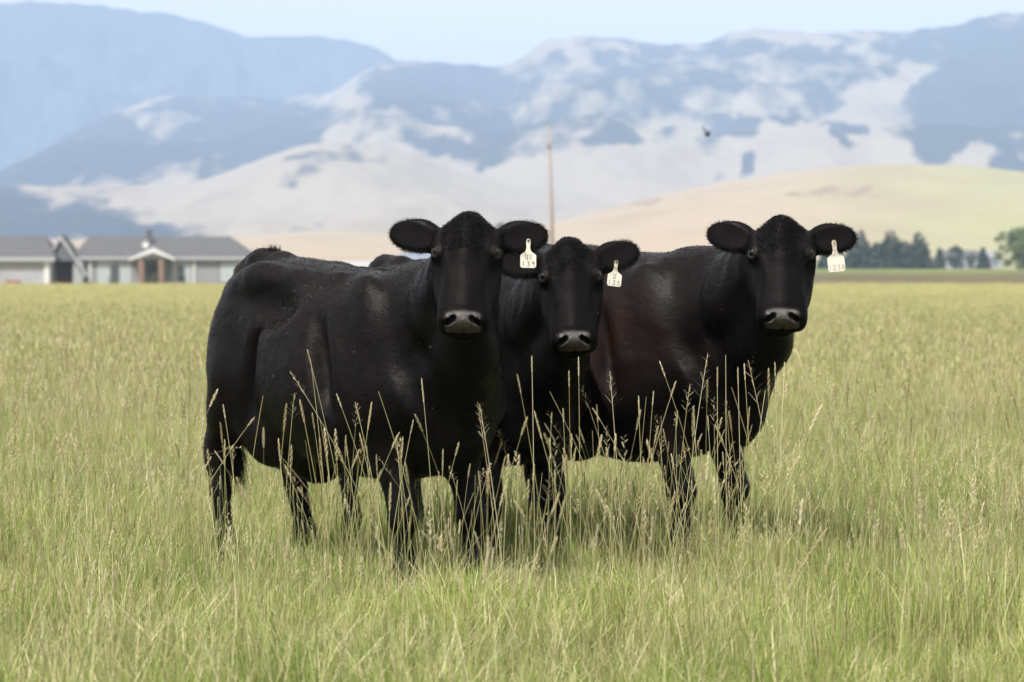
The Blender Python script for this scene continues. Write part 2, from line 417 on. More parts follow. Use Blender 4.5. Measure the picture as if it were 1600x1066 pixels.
# ================================================================ cattle
class Field:
    """signed distance field on a rectilinear grid, blended smoothly"""
    def __init__(s, xs, ys, zs):
        s.ax = (xs.astype(np.float32), ys.astype(np.float32), zs.astype(np.float32))
        s.f = np.full((len(xs), len(ys), len(zs)), 0.25, np.float32)
    def sub(s, lo, hi):
        sl = []
        for a, l, h in zip(s.ax, lo, hi):
            i0 = max(0, int(np.searchsorted(a, l)) - 1); i1 = min(len(a), int(np.searchsorted(a, h)) + 1)
            if i1 <= i0: return None
            sl.append(slice(i0, i1))
        g = np.meshgrid(*[a[q] for a, q in zip(s.ax, sl)], indexing='ij', sparse=True)
        return tuple(sl), g
    def put(s, fn, lo, hi, k=.03, mode='union', pad=None):
        pad = k + .02 if pad is None else pad
        r = s.sub([l - pad for l in lo], [h + pad for h in hi])
        if r is None: return
        sl, g = r
        d = fn(*g).astype(np.float32)
        a = s.f[sl]
        if mode == 'union':
            h = np.clip(.5 + .5 * (a - d) / k, 0, 1)
            s.f[sl] = a * (1 - h) + d * h - k * h * (1 - h)
        elif mode == 'cut':
            d = -d
            h = np.clip(.5 - .5 * (a - d) / k, 0, 1)
            s.f[sl] = a * (1 - h) + d * h + k * h * (1 - h)
    def cone(s, pts, rad, k=.03, mode='union', flat=None):
        """chain of tapering round segments"""
        for i in range(len(pts) - 1):
            a, b = np.array(pts[i], float), np.array(pts[i + 1], float); ra, rb = rad[i], rad[i + 1]
            ab = b - a; L = float(ab @ ab) + 1e-9; m = max(ra, rb)
            def fn(x, y, z, a=a, ab=ab, L=L, ra=ra, rb=rb):
                px_, py_, pz_ = x - a[0], y - a[1], z - a[2]
                t = np.clip((px_ * ab[0] + py_ * ab[1] + pz_ * ab[2]) / L, 0, 1)
                return np.sqrt((px_ - t * ab[0])**2 + (py_ - t * ab[1])**2 + (pz_ - t * ab[2])**2) - (ra + (rb - ra) * t)
            s.put(fn, np.minimum(a, b) - m, np.maximum(a, b) + m, k, mode)
    def ball(s, c, r, k=.03, mode='union', M=None):
        """ellipsoid; rows of M are its axes"""
        c = np.array(c, float); r = np.array(r, float)
        M = np.eye(3) if M is None else np.array(M, float)
        ext = np.sqrt(((M * r[:, None])**2).sum(0))
        def fn(x, y, z):
            qx, qy, qz = x - c[0], y - c[1], z - c[2]
            k0 = 0; k1 = 0
            for i in range(3):
                l = qx * M[i, 0] + qy * M[i, 1] + qz * M[i, 2]
                k0 = k0 + (l / r[i])**2; k1 = k1 + (l / r[i]**2)**2
            k0 = np.sqrt(k0); k1 = np.sqrt(k1) + 1e-6
            return k0 * (k0 - 1) / k1
        s.put(fn, c - ext, c + ext, k, mode)
    def loft(s, O, X, Y, Z, tab, k=.04, n=2.3):
        """tab rows: s, half width, up, down, lift"""
        tab = np.array(tab, float)
        T = [catmull(tab[:, 0], tab[:, j]) for j in range(1, 5)]
        O, X, Y, Z = [np.array(v, float) for v in (O, X, Y, Z)]
        s0, s1 = tab[0, 0], tab[-1, 0]; wm = tab[:, 1].max(); um = (tab[:, 2] + tab[:, 4]).max(); dm = (tab[:, 3] - tab[:, 4]).max()
        cs = np.array([O + X * a + Y * b + Z * c for a in (s0, s1) for b in (-wm, wm) for c in (-dm, um)])
        def fn(x, y, z):
            qx, qy, qz = x - O[0], y - O[1], z - O[2]
            a = qx * X[0] + qy * X[1] + qz * X[2]; b = qx * Y[0] + qy * Y[1] + qz * Y[2]; c = qx * Z[0] + qy * Z[1] + qz * Z[2]
            ac = np.clip(a, s0, s1)
            w_, u_, d_, l_ = [np.interp(ac, tx, ty) for tx, ty in T]
            w_ = np.maximum(w_, .004); u_ = np.maximum(u_, .004); d_ = np.maximum(d_, .004)
            c = c - l_
            zz = np.where(c > 0, c / u_, -c / d_)
            rr = (np.abs(b / w_)**n + zz**n)**(1 / n)
            sc = np.minimum(w_, np.where(c > 0, u_, d_)) * .55 + .45 * np.maximum(w_, np.where(c > 0, u_, d_))
            e = (rr - 1) * sc
            return np.where(np.abs(a - ac) > 0, np.sqrt(np.maximum(e, 0)**2 + (a - ac)**2), e)
        s.put(fn, cs.min(0), cs.max(0), k)
    def mesh(s):
        """surface nets"""
        f = s.f; sg = f < 0
        nx, ny, nz = f.shape
        c = sg[:-1, :-1, :-1].astype(np.int8)
        tot = np.zeros((nx - 1, ny - 1, nz - 1), np.int8)
        for i in (0, 1):
            for j in (0, 1):
                for k in (0, 1):
                    tot += sg[i:nx - 1 + i, j:ny - 1 + j, k:nz - 1 + k]
        act = (tot > 0) & (tot < 8)
        idx = np.full(act.shape, -1, np.int32)
        ci, cj, ck = np.nonzero(act)
        idx[ci, cj, ck] = np.arange(len(ci))
        acc = np.zeros((len(ci), 3)); cnt = np.zeros(len(ci))
        corners = [(i, j, k) for i in (0, 1) for j in (0, 1) for k in (0, 1)]
        X, Y, Z = s.ax
        for a in range(8):
            for b in range(a + 1, 8):
                ca, cb = corners[a], corners[b]
                if sum(abs(p - q) for p, q in zip(ca, cb)) != 1: continue
                fa = f[ci + ca[0], cj + ca[1], ck + ca[2]]; fb = f[ci + cb[0], cj + cb[1], ck + cb[2]]
                m = (fa < 0) != (fb < 0)
                t = np.where(m, fa / np.where(m, fa - fb, 1), 0)
                pa = np.stack([X[ci + ca[0]], Y[cj + ca[1]], Z[ck + ca[2]]], 1)
                pb = np.stack([X[ci + cb[0]], Y[cj + cb[1]], Z[ck + cb[2]]], 1)
                acc += np.where(m[:, None], pa + (pb - pa) * t[:, None], 0); cnt += m
        V = acc / cnt[:, None]
        Q = []
        for ax in range(3):
            sl0 = [slice(None)] * 3; sl1 = [slice(None)] * 3
            sl0[ax] = slice(0, -1); sl1[ax] = slice(1, None)
            A, B = sg[tuple(sl0)], sg[tuple(sl1)]
            ch = A != B
            o1, o2 = [(1, 2), (2, 0), (0, 1)][ax]
            I = np.stack(np.nonzero(ch), 1)
            I = I[(I[:, o1] > 0) & (I[:, o2] > 0) & (I[:, o1] < f.shape[o1] - 1) & (I[:, o2] < f.shape[o2] - 1)]
            flip = A[I[:, 0], I[:, 1], I[:, 2]]
            def cell(d1, d2):
                J = I.copy(); J[:, o1] -= d1; J[:, o2] -= d2
                return idx[J[:, 0], J[:, 1], J[:, 2]]
            q = np.stack([cell(1, 1), cell(0, 1), cell(0, 0), cell(1, 0)], 1)
            q[~flip] = q[~flip][:, ::-1]
            Q.append(q)
        return V, np.concatenate(Q)

def hair_mesh(name, roots, dirs, length, width, mat, parent, seed=0, bend=.3, curl=0.0):
    """hair: each strand a thin bent blade of three triangles"""
    r = np.random.default_rng(seed); n = len(roots)
    d = dirs / (np.linalg.norm(dirs, axis=1, keepdims=True) + 1e-9)
    side = np.cross(d, r.normal(size=(n, 3))); side /= np.linalg.norm(side, axis=1, keepdims=True) + 1e-9
    L = (length * (r.random(n) * .7 + .5))[:, None] if np.isscalar(length) else (length * (r.random(n) * .5 + .65))[:, None]
    dn = np.array([0, 0, -1.0])
    w_ = width
    mid = roots + d * L * .5 + dn * L * bend * .12 + r.normal(size=(n, 3)) * L * curl
    tip = roots + d * L * (1 - bend * .25) + dn * L * bend * .5 + r.normal(size=(n, 3)) * L * curl
    V = np.stack([roots - side * w_, roots + side * w_, mid - side * w_ * .7, mid + side * w_ * .7, tip], 1).reshape(-1, 3)
    b = (np.arange(n) * 5)[:, None]
    T = np.concatenate([b + [[0, 1, 3]], b + [[0, 3, 2]], b + [[2, 3, 4]]])
    o = mesh_np(name, V, tris=T, mat=mat, parent=parent)
    o['kind'] = 'stuff'
    return o

def coat_material(name, brown, seed, strand=False):
    m = bpy.data.materials.new(name); m.use_nodes = True
    t = m.node_tree; N = t.nodes; Lk = t.links
    p = N['Principled BSDF']
    tc = N.new('ShaderNodeTexCoord')
    def attr(nm):
        a = N.new('ShaderNodeAttribute'); a.attribute_name = nm; return a.outputs['Fac']
    def mix(a, b, fac, blend='MIX'):
        x = N.new('ShaderNodeMix'); x.data_type = 'RGBA'; x.blend_type = blend
        for s_, v in ((x.inputs[6], a), (x.inputs[7], b)):
            if isinstance(v, tuple): s_.default_value = (*v, 1)
            else: Lk.new(v, s_)
        if isinstance(fac, (int, float)): x.inputs[0].default_value = fac
        else: Lk.new(fac, x.inputs[0])
        return x.outputs[2]
    def mth(op, a, b=0.0, clamp=False):
        x = N.new('ShaderNodeMath'); x.operation = op; x.use_clamp = clamp
        for s_, v in ((x.inputs[0], a), (x.inputs[1], b)):
            if isinstance(v, (int, float)): s_.default_value = v
            else: Lk.new(v, s_)
        return x.outputs[0]
    def noise(scale, detail=5, stretch=None, rough=.55):
        mp = N.new('ShaderNodeMapping'); mp.inputs['Location'].default_value = (seed * 3.1, seed * 1.7, 0)
        if stretch: mp.inputs['Scale'].default_value = stretch
        Lk.new(tc.outputs['Object'], mp.inputs[0])
        n = N.new('ShaderNodeTexNoise'); n.inputs['Scale'].default_value = scale; n.inputs['Detail'].default_value = detail
        n.inputs['Roughness'].default_value = rough
        Lk.new(mp.outputs[0], n.inputs[0]); return n.outputs[0]
    def ramp(v, lo, hi):
        x = N.new('ShaderNodeMapRange'); x.inputs[1].default_value = lo; x.inputs[2].default_value = hi
        Lk.new(v, x.inputs[0]); return x.outputs[0]
    muz, brn, dung, inner, hoof, headm = [attr(q) for q in ('muzzle', 'brown', 'dung', 'inner', 'hoof', 'head')]
    fine = noise(180, 3, (.25, 1, 1))           # hair streaks along the body
    med = noise(9, 5)
    big = noise(2.2, 3)
    c = mix((.0018, .0015, .0016), (.0036, .0029, .0029), ramp(med, .35, .68))
    c = mix(c, brown, mth('MULTIPLY', brn, ramp(noise(5, 6), .2, .75), True))
    c = mix(c, mix((.009, .008, .008), (.003, .003, .003), fine), .2)
    # dried mud and chaff specks
    vor = N.new('ShaderNodeTexVoronoi'); vor.inputs['Scale'].default_value = 55; Lk.new(tc.outputs['Object'], vor.inputs[0])
    sp = mth('LESS_THAN', vor.outputs['Distance'], .10)
    sp2 = mth('MULTIPLY', sp, mth('GREATER_THAN', noise(5.0, 3), .70))
    c = mix(c, (.12, .10, .06), mth('MULTIPLY', sp2, .8))
    dn = mth('MULTIPLY', dung, ramp(noise(30, 6), .38, .6), True)
    c = mix(c, (.16, .11, .045), mth('MULTIPLY', dn, .75))
    c = mix(c, mix((.030, .027, .026), (.055, .048, .044), ramp(noise(70, 4), .4, .6)), muz)
    c = mix(c, (.006, .0055, .0055), inner)
    c = mix(c, (.03, .026, .022), hoof)
    Lk.new(c, p.inputs['Base Color'])
    rg = mix((.33,) * 3, (.50,) * 3, ramp(med, .3, .7))
    rg = mix(rg, (.52,) * 3, headm); rg = mix(rg, (.36,) * 3, muz); rg = mix(rg, (.9,) * 3, inner)
    Lk.new(rg, p.inputs['Roughness'])
    sp_ = mix(mix((.035 if strand else .095,) * 3, (.03 if strand else .055,) * 3, headm), (.46,) * 3, muz); sp_ = mix(sp_, (.05,) * 3, inner)
    Lk.new(sp_, p.inputs['Specular IOR Level'])
    p.inputs['Sheen Weight'].default_value = 0.0
    p.inputs['Sheen Roughness'].default_value = 0.5
    hgt = mth('ADD', mth('MULTIPLY', fine, .25), mth('MULTIPLY', noise(60, 4, (.5, 1, 1)), .5))
    hgt = mth('ADD', hgt, mth('MULTIPLY', noise(11, 2), 1.0))
    hgt = mth('ADD', hgt, mth('MULTIPLY', noise(210, 2), .55))
    hgt = mth('ADD', hgt, mth('MULTIPLY', noise(26, 4, (.35, 1, .6)), 1.6))
    # wrinkles and pits on the nose pad
    v2 = N.new('ShaderNodeTexVoronoi'); v2.inputs['Scale'].default_value = 230; Lk.new(tc.outputs['Object'], v2.inputs[0])
    hgt = mth('ADD', hgt, mth('MULTIPLY', mth('MULTIPLY', v2.outputs['Distance'], muz), .8))
    b = N.new('ShaderNodeBump'); b.inputs['Strength'].default_value = .45; b.inputs['Distance'].default_value = .006
    Lk.new(hgt, b.inputs['Height']); Lk.new(b.outputs[0], p.inputs['Normal'])
    return m

M_HAIR = material('black_hair', (.0028, .0025, .0025), .6, spec=.12)
M_TAIL = material('dusty_hair', (.009, .008, .007), .7, spec=.2)
M_CHAFF = material('dry_chaff', (.20, .17, .11), .8)
M_EYE = material('wet_dark_eye', (.004, .003, .004), .16, spec=.9)
M_LASH = material('lid_skin', (.012, .010, .010), .45)
M_INK = material('black_marker_ink', (.02, .02, .02), .5)
M_INKF = material('faded_marker_ink', (.30, .27, .23), .6)

def tag_material(name, dirt):
    m = bpy.data.materials.new(name); m.use_nodes = True
    t = m.node_tree; p = t.nodes['Principled BSDF']; tc = t.nodes.new('ShaderNodeTexCoord')
    n = t.nodes.new('ShaderNodeTexNoise'); n.inputs['Scale'].default_value = 60; n.inputs['Detail'].default_value = 5
    sx = t.nodes.new('ShaderNodeSeparateXYZ'); t.links.new(tc.outputs['Generated'], sx.inputs[0])
    mr = t.nodes.new('ShaderNodeMapRange'); mr.inputs[1].default_value = .35; mr.inputs[2].default_value = .7
    t.links.new(sx.outputs[2], mr.inputs[0])
    a = t.nodes.new('ShaderNodeMath'); a.operation = 'MULTIPLY'; t.links.new(n.outputs[0], a.inputs[0]); t.links.new(mr.outputs[0], a.inputs[1])
    r = t.nodes.new('ShaderNodeMapRange'); r.inputs[1].default_value = .18; r.inputs[2].default_value = .6; r.inputs[4].default_value = dirt
    t.links.new(a.outputs[0], r.inputs[0]); t.links.new(tc.outputs['Object'], n.inputs[0])
    x = t.nodes.new('ShaderNodeMix'); x.data_type = 'RGBA'
    x.inputs[6].default_value = (.56, .55, .47, 1); x.inputs[7].default_value = (.22, .17, .10, 1)
    t.links.new(r.outputs[0], x.inputs[0]); t.links.new(x.outputs[2], p.inputs['Base Color'])
    p.inputs['Roughness'].default_value = .45
    return m

GLYPH = {   # handwritten strokes in a 1 x 1.6 cell
 '1': [[(.5, 1.6), (.48, .8), (.45, 0)]],
 '2': [[(.05, 1.25), (.3, 1.55), (.7, 1.5), (.85, 1.15), (.5, .6), (.05, .05)], [(.05, .05), (.95, .1)]],
 '3': [[(.1, 1.45), (.5, 1.6), (.85, 1.3), (.45, .9)], [(.45, .9), (.9, .55), (.6, .05), (.1, .1)]],
 '4': [[(.2, 1.6), (.1, .75), (.85, .75)], [(.75, 1.6), (.7, 0)]],
 '5': [[(.9, 1.6), (.3, 1.5), (.2, .95), (.7, .95), (.9, .5), (.6, .05), (.1, .1)]],
 '6': [[(.8, 1.5), (.4, 1.3), (.1, .6), (.3, .05), (.75, .15), (.8, .6), (.4, .8), (.15, .5)]],
 '8': [[(.5, .85), (.15, 1.2), (.5, 1.58), (.8, 1.2), (.5, .85), (.1, .4), (.5, .02), (.9, .4), (.5, .85)]],
 '9': [[(.85, 1.2), (.5, 1.58), (.15, 1.2), (.4, .85), (.8, 1.0), (.85, 1.3), (.8, 0)]],
 'C': [[(.9, 1.45), (.2, 1.5), (.1, .8), (.15, .1), (.9, .12)]],
 'B': [[(.15, 0), (.15, 1.55), (.7, 1.45), (.75, 1.0), (.2, .85)], [(.2, .85), (.85, .6), (.8, .1), (.15, 0)]],
}

def make_cow(name, label, loc, heading, scale, poll_w, look, roll, brown, brown_amt, dung, lines, tagmat, ink,
             feet, seed, tag_tilt, tag_size, hs_, hw_, belly=0.0, backup=0.0, switch=(0, 0), ear=(0, 0)):
    """loc: ground point under the barrel; poll_w: world place of the poll; look: (yaw, pitch) the nose points to"""
    root = empty(name, loc, heading, scale)
    root_m = Matrix.Translation(loc) @ Matrix.Rotation(heading, 4, 'Z') @ Matrix.Scale(scale, 4)
    inv = root_m.inverted(); r3 = Matrix.Rotation(-heading, 3, 'Z')
    P = np.array(inv @ Vector(poll_w))
    ya, pi_ = R(look[0]), R(look[1])
    hx = Vector((math.sin(ya) * math.cos(pi_), -math.cos(ya) * math.cos(pi_), -math.sin(pi_)))
    hz = Vector((math.sin(ya) * math.sin(pi_), -math.cos(ya) * math.sin(pi_), math.cos(pi_)))
    hy = hz.cross(hx)
    rm = Matrix.Rotation(R(roll), 3, Vector((math.sin(ya), -math.cos(ya), 0)))
    hx, hy, hz = [np.array(r3 @ (rm @ v)) for v in (hx, hy, hz)]
    def H(s_, y, z): return P + hx * (s_ * hs_) + hy * (y * hw_) + hz * z
    HM = np.stack([hx, hy, hz])
    # --- grid: coarse over the body, fine round the head
    allh = np.array([H(s_, y, z) for s_ in (-.08, .58) for y in (-.34, .34) for z in (-.2, .14)])
    hl, hh = allh.min(0), allh.max(0)
    def axis(lo, hi, a, b, c=.010, f=.0052):
        out = [lo]
        while out[-1] < hi:
            q = out[-1]; d = max(a - q, q - b, 0)
            out.append(q + min(c, f + d * .05))
        return np.array(out)
    F = Field(axis(-1.02, hh[0] + .03, hl[0], hh[0]), axis(min(-.46, hl[1] - .03), max(.46, hh[1] + .03), hl[1], hh[1]),
              axis(-.01, hh[2] + .04, hl[2], hh[2]))
    # --- barrel
    zt = [1.20, 1.255, 1.30, 1.325, 1.305, 1.28, 1.268, 1.270, 1.282, 1.272, 1.21, 1.11]
    zb = [1.02, .86, .72, .64, .565, .520, .500, .500, .515, .530, .56, .66]
    xs = [-.80, -.745, -.63, -.46, -.26, -.06, .12, .28, .42, .54, .64, .71]
    hw = [.05, .12, .205, .275, .335, .372, .378, .350, .295, .245, .19, .09]
    tab = []
    for x, t_, b_, w_ in zip(xs, zt, zb, hw):
        t_ = t_ + backup * min(1, max(0, (x + .5) / .3))
        b_ = b_ - .055 * min(1, max(0, (x + .8) / .4)) - belly * max(0, 1 - ((x + .05) / .5)**2)
        cz = b_ + (t_ - b_) * .50
        tab.append((x, w_, t_ - cz, cz - b_, cz))
    F.loft((0, 0, 0), (1, 0, 0), (0, 1, 0), (0, 0, 1), tab, k=.05, n=2.25)
    for sy in (-1, 1):
        F.ball((-.55, sy * .165, .90), (.23, .13, .33), .07)           # thigh
        F.ball((-.50, sy * .19, .80), (.17, .11, .20), .06)             # stifle side
        F.ball((-.64, sy * .12, .96), (.11, .10, .28), .05)             # buttock
        F.ball((-.40, sy * .19, 1.235), (.11, .06, .05), .09)        # hook bone
        F.ball((-.73, sy * .095, 1.18), (.05, .035, .04), .05)          # pin bone
        F.ball((.37, sy * .215, .99), (.13, .085, .27), .045, M=[(.94, 0, .34), (0, 1, 0), (-.34, 0, .94)])   # shoulder blade
        F.ball((.54, sy * .185, .80), (.12, .09, .15), .05)            # point of shoulder
        F.ball((.33, sy * .19, .70), (.13, .085, .14), .06)             # upper arm / elbow
        F.ball((.10, sy * .20, .78), (.40, .165, .22), .08)             # ribs
        F.ball((-.22, sy * .305, 1.03), (.10, .02, .09), .05, 'cut') if False else None
    F.cone([(.60, 0, .68), (.64, 0, .86)], [.11, .13], .08)             # brisket
    F.ball((.62, 0, .62), (.12, .075, .10), .06)
    F.cone([(-.30, 0, .52), (-.46, 0, .54)], [.12, .11], .08)
    for sy in (-1, 1): F.ball((-.36, sy * .17, .60), (.17, .09, .13), .08)           # udder
    F.cone([(.38, 0, 1.22), (.50, 0, 1.19)], [.07, .07], .07)         # withers
    F.cone([(-.80, 0, 1.22), (-.68, 0, 1.295), (-.54, 0, 1.30)], [.04, .055, .05], .05)
    for sy in (-1, 1):
        F.cone([(-.42, sy * .20, 1.225), (-.55, sy * .17, 1.20), (-.70, sy * .11, 1.19)], [.04, .03, .03], .08)
    for sy in (-1, 1):
        F.cone([(-.40, sy * .20, 1.22), (-.20, sy * .175, 1.225), (.05, sy * .15, 1.22)], [.045, .035, .03], .06)
    # flank hollow and groove behind the shoulder
    for sy in (-1, 1):
        F.ball((-.20, sy * .325, 1.13), (.15, .09, .085), .06, 'cut')
        F.ball((.19, sy * .395, .93), (.045, .085, .27), .05, 'cut', M=[(.96, 0, .25), (0, 1, 0), (-.25, 0, .96)])
        F.ball((-.345, sy * .355, .84), (.04, .10, .27), .045, 'cut', M=[(.96, 0, -.25), (0, 1, 0), (.25, 0, .96)])
    for sy in (-1, 1):
        F.cone([(.555, sy * .33, 1.08), (.63, sy * .30, .90), (.68, sy * .22, .74)], [.055, .07, .05], .05, 'cut')
    # --- legs
    for key, sy in (('fr', -1), ('fl', 1)):
        dx, dy = feet.get(key, (0, 0)); y0 = sy * .165
        kn = (.46 + dx * .55, y0 + dy * .5, .305); ft = (.46 + dx * .93, y0 + dy * .95, .115)
        F.cone([(.36, y0, .76), (.39 + dx * .2, y0 + dy * .1, .58), (.445 + dx * .5, y0 + dy * .45, .375)], [.125, .088, .055], .05)
        F.cone([(.445 + dx * .5, y0 + dy * .45, .375), kn], [.053, .056], .02)
        F.ball(kn, (.060, .054, .062), .03)
        F.cone([kn, (kn[0] * .8 + ft[0] * .2 - .004, kn[1] * .8 + ft[1] * .2, .285), (kn[0] * .3 + ft[0] * .7, kn[1] * .3 + ft[1] * .7, .17), ft], [.050, .040, .035, .046], .02)
        toe = (.50 + dx, y0 + dy, .035)
        F.cone([ft, toe], [.042, .052], .02)
        for q in (-.026, .026):
            F.ball((toe[0] + .012, toe[1] + q, .03), (.062, .031, .045), .008)
        F.ball((ft[0] - .045, ft[1], .10), (.018, .028, .02), .02)
    for key, sy in (('hr', -1), ('hl', 1)):
        dx, dy = feet.get(key, (0, 0)); y0 = sy * .165
        hk = (-.775 + dx * .55, y0 + dy * .5, .515); ft = (-.70 + dx, y0 + dy, .12)
        F.cone([(-.56, sy * .18, .84), (-.64 + dx * .2, y0 + dy * .2, .68), (hk[0] + .045, hk[1], .57)], [.145, .105, .060], .06)
        F.cone([(-.70 + dx * .3, y0 + dy * .3, .72), (hk[0] - .012, hk[1], .56)], [.05, .030], .05)
        F.cone([(hk[0] + .04, hk[1], .56), (hk[0] + .018, hk[1], .49), (hk[0] * .6 + ft[0] * .4 + .01, hk[1] * .6 + ft[1] * .4, .36), (ft[0], ft[1], .18), ft], [.056, .052, .041, .038, .048], .03)
        F.ball((hk[0] - .022, hk[1], .53), (.032, .032, .045), .03)
        toe = (-.665 + dx, y0 + dy, .035)
        F.cone([ft, toe], [.043, .052], .02)
        for q in (-.026, .026):
            F.ball((toe[0] + .012, toe[1] + q, .03), (.064, .031, .045), .008)
    # --- tail
    sx_, sy_ = switch
    tail = [(-.74, 0, 1.29), (-.805, 0, 1.255), (-.84, sx_ * .1, 1.14), (-.845, sx_ * .3, .98), (-.84, sx_ * .6, .80), (-.83 + sy_ * .6, sx_ * .85, .62), (-.82 + sy_, sx_, .50)]
    F.cone(tail, [.050, .046, .036, .030, .024, .020, .016], .02)
    # --- neck
    B = P - hx * -.06 - hz * .055         # inside the skull
    crest = [np.array((.40, 0, 1.15)), None, P + hx * .02 - hz * .05]
    d0 = crest[2] - crest[0]; crest[1] = crest[0] + d0 * .55 + np.array((.02, 0, -.05))
    mid = [np.array((.44, 0, 1.00)), None, P + hx * .12 - hz * .10]
    mid[1] = (mid[0] + mid[2]) / 2 + np.array((.03, 0, -.02))
    low = [np.array((.58, 0, .80)), None, P + hx * .24 - hz * .13]
    low[1] = (low[0] + low[2]) / 2 + np.array((.05, 0, -.03))
    F.cone(crest, [.125, .100, .080], .08)
    F.cone(mid, [.20, .150, .105], .08)
    F.cone(low, [.165, .095, .062], .09)
    F.cone([(.60, 0, .66), (.5 * low[0][0] + .5 * low[1][0] + .06, low[1][1] * .5, .80), low[1] + np.array((.02, 0, -.06))], [.075, .045, .035], .06)  # dewlap
    # --- head
    head = [(-.035, .022, .026, .040, -.005), (-.015, .046, .044, .07, .0), (.012, .078, .056, .10, .0), (.045, .104, .064, .12, .0), (.09, .113, .070, .135, 0), (.16, .116, .074, .150, 0),
            (.22, .117, .073, .158, -.002), (.29, .109, .068, .150, -.006), (.36, .098, .060, .132, -.012), (.42, .089, .053, .112, -.018), (.47, .084, .050, .090, -.024),
            (.505, .076, .042, .078, -.030), (.53, .050, .026, .055, -.036)]
    head = [(a * hs_, b * hw_, c, d, e) for a, b, c, d, e in head]
    F.loft(P, hx, hy, hz, head, k=.035, n=2.5)
    F.ball(H(-.014, 0, .010), (.036, .034, .036), .05, M=HM)                          # poll knob
    F.cone([H(.05, 0, .046), H(.20, 0, .048)], [.045, .034], .05)                     # forehead
    F.cone([H(.20, 0, .046), H(.44, 0, .010)], [.032, .032], .05)                     # nose bridge
    for sy in (-1, 1):
        F.ball(H(.140, sy * .090, .050), (.046, .026, .022), .035, M=HM)               # brow
        F.ball(H(.185, sy * .100, -.005), (.055, .022, .035), .03, M=HM)              # cheek bone
        F.ball(H(.25, sy * .075, -.10), (.11, .035, .065), .04, M=HM)                 # jaw muscle
        F.ball(H(.462, sy * .060, -.060), (.052, .030, .045), .03, M=HM)              # upper lip
        F.ball(H(.315, sy * .110, .034), (.105, .036, .036), .035, 'cut', M=HM)
        F.ball(H(.235, sy * .112, .020), (.035, .018, .022), .03, 'cut', M=HM)         # hollow under the eye
    F.ball(H(.50, 0, .000), (.030, .056, .028), .025, M=HM)                           # nose pad
    F.ball(H(.500, 0, -.032), (.030, .058, .036), .02, M=HM)
    F.cone([H(.455, 0, -.105), H(.495, 0, -.100)], [.042, .034], .025)                # chin
    for sy in (-1, 1):
        F.ball(H(.505, sy * .043, .004), (.028, .024, .026), .015, M=HM)              # nostril wing
    # cuts
    for sy in (-1, 1):
        F.ball(H(.172, sy * .104, .044), (.024, .016, .014), .008, 'cut', M=HM)       # eye socket
        F.cone([H(.512, sy * .030, .019), H(.522, sy * .045, .010), H(.514, sy * .055, -.012)], [.010, .0125, .009], .007, 'cut')
        F.cone([H(.545, sy * .0, -.078), H(.515, sy * .052, -.082), H(.44, sy * .092, -.078)], [.0055, .0055, .005], .006, 'cut')   # mouth line
    F.cone([H(.536, 0, -.020), H(.534, 0, -.060)], [.0045, .0045], .006, 'cut')
    # --- ears
    ears = []
    for sy in (-1, 1):
        e0, e1 = ear
        out = hy * sy * 1.0 - hx * (.30 + (e0 if sy < 0 else e1)) - hz * .05
        out /= np.linalg.norm(out)
        fwd = hz * 1.0 + hx * .35 - hy * sy * .10          # opening of the ear
        fwd -= out * (fwd @ out); fwd /= np.linalg.norm(fwd)
        upv = np.cross(out, fwd) 
        c0 = H(.080, sy * .092, -.012)
        F.cone([c0, c0 + out * .06], [.042, .034], .03)
        EM = np.stack([out, upv, fwd])
        F.ball(c0 + out * .104, (.092, .058, .024), .03, M=EM)
        F.ball(c0 + out * .160, (.038, .038, .018), .03, M=EM)
        F.ball(c0 + out * .085 - upv * sy * .018, (.070, .056, .024), .03, M=EM)
        F.ball(c0 + out * .110 + fwd * .036, (.078, .042, .022), .022, 'cut', M=EM)
        ears.append((c0, out, upv, fwd))
    # eyelids
    for sy in (-1, 1):
        F.cone([H(.146, sy * .103, .046), H(.160, sy * .093, .058), H(.184, sy * .092, .054), H(.200, sy * .102, .040)], [.007, .0085, .008, .007], .010)
        F.cone([H(.146, sy * .106, .044), H(.163, sy * .115, .030), H(.185, sy * .114, .028), H(.202, sy * .105, .038)], [.006, .006, .006, .006], .008)
    V, Q = F.mesh()
    # subtle flesh unevenness
    body = mesh_np('body', V, quads=Q, parent=root)
    me = body.data
    nrm = np.zeros(len(V) * 3, np.float32); me.vertices.foreach_get('normal', nrm); nrm = nrm.reshape(-1, 3)
    hs = (V - P) @ hx / hs_; hyy = (V - P) @ hy / hw_; hzz = (V - P) @ hz
    isbody = np.clip(1 - np.linalg.norm(V - H(.2, 0, -.05), axis=1) / .45, 0, 1)
    isbody = 1 - np.clip(isbody * 3, 0, 1)
    disp = fbm(V + seed * 7, 5.0, 3, seed) * .007 + fbm(V * np.array([1, 1, .35]), 13.0, 2, seed + 5) * .0022
    V2 = V + nrm * (disp * (.25 + .75 * isbody))[:, None]
    # folds of the neck skin
    nk = np.exp(-((V - (mid[0] * .4 + mid[2] * .6)) ** 2).sum(1) / .05) * (hs < .1)
    ax = (mid[2] - mid[0]); ax /= np.linalg.norm(ax)
    V2 += nrm * (nk * .0035 * np.sin((V @ ax) * 75 + 3 * fbm(V, 6, 2, 3)))[:, None]
    me.vertices.foreach_set('co', V2.astype(np.float32).ravel()); me.update()
    V = V2
    def sstep(x, a, b):
        t_ = np.clip((x - a) / (b - a), 0, 1); return t_ * t_ * (3 - 2 * t_)
    near_head = (np.abs(hyy) < .12) & (hs > .40) & (hs < .62) & (np.abs(hzz) < .2)
    # nose pad: between and round the nostrils, down to the lip
    pad = sstep(hs, .478, .502) * sstep(-np.abs(hyy), -.064, -.054) * sstep(hzz, -.050, -.038) * near_head
    edge = .5 + .5 * fbm(V, 60, 2, 9)
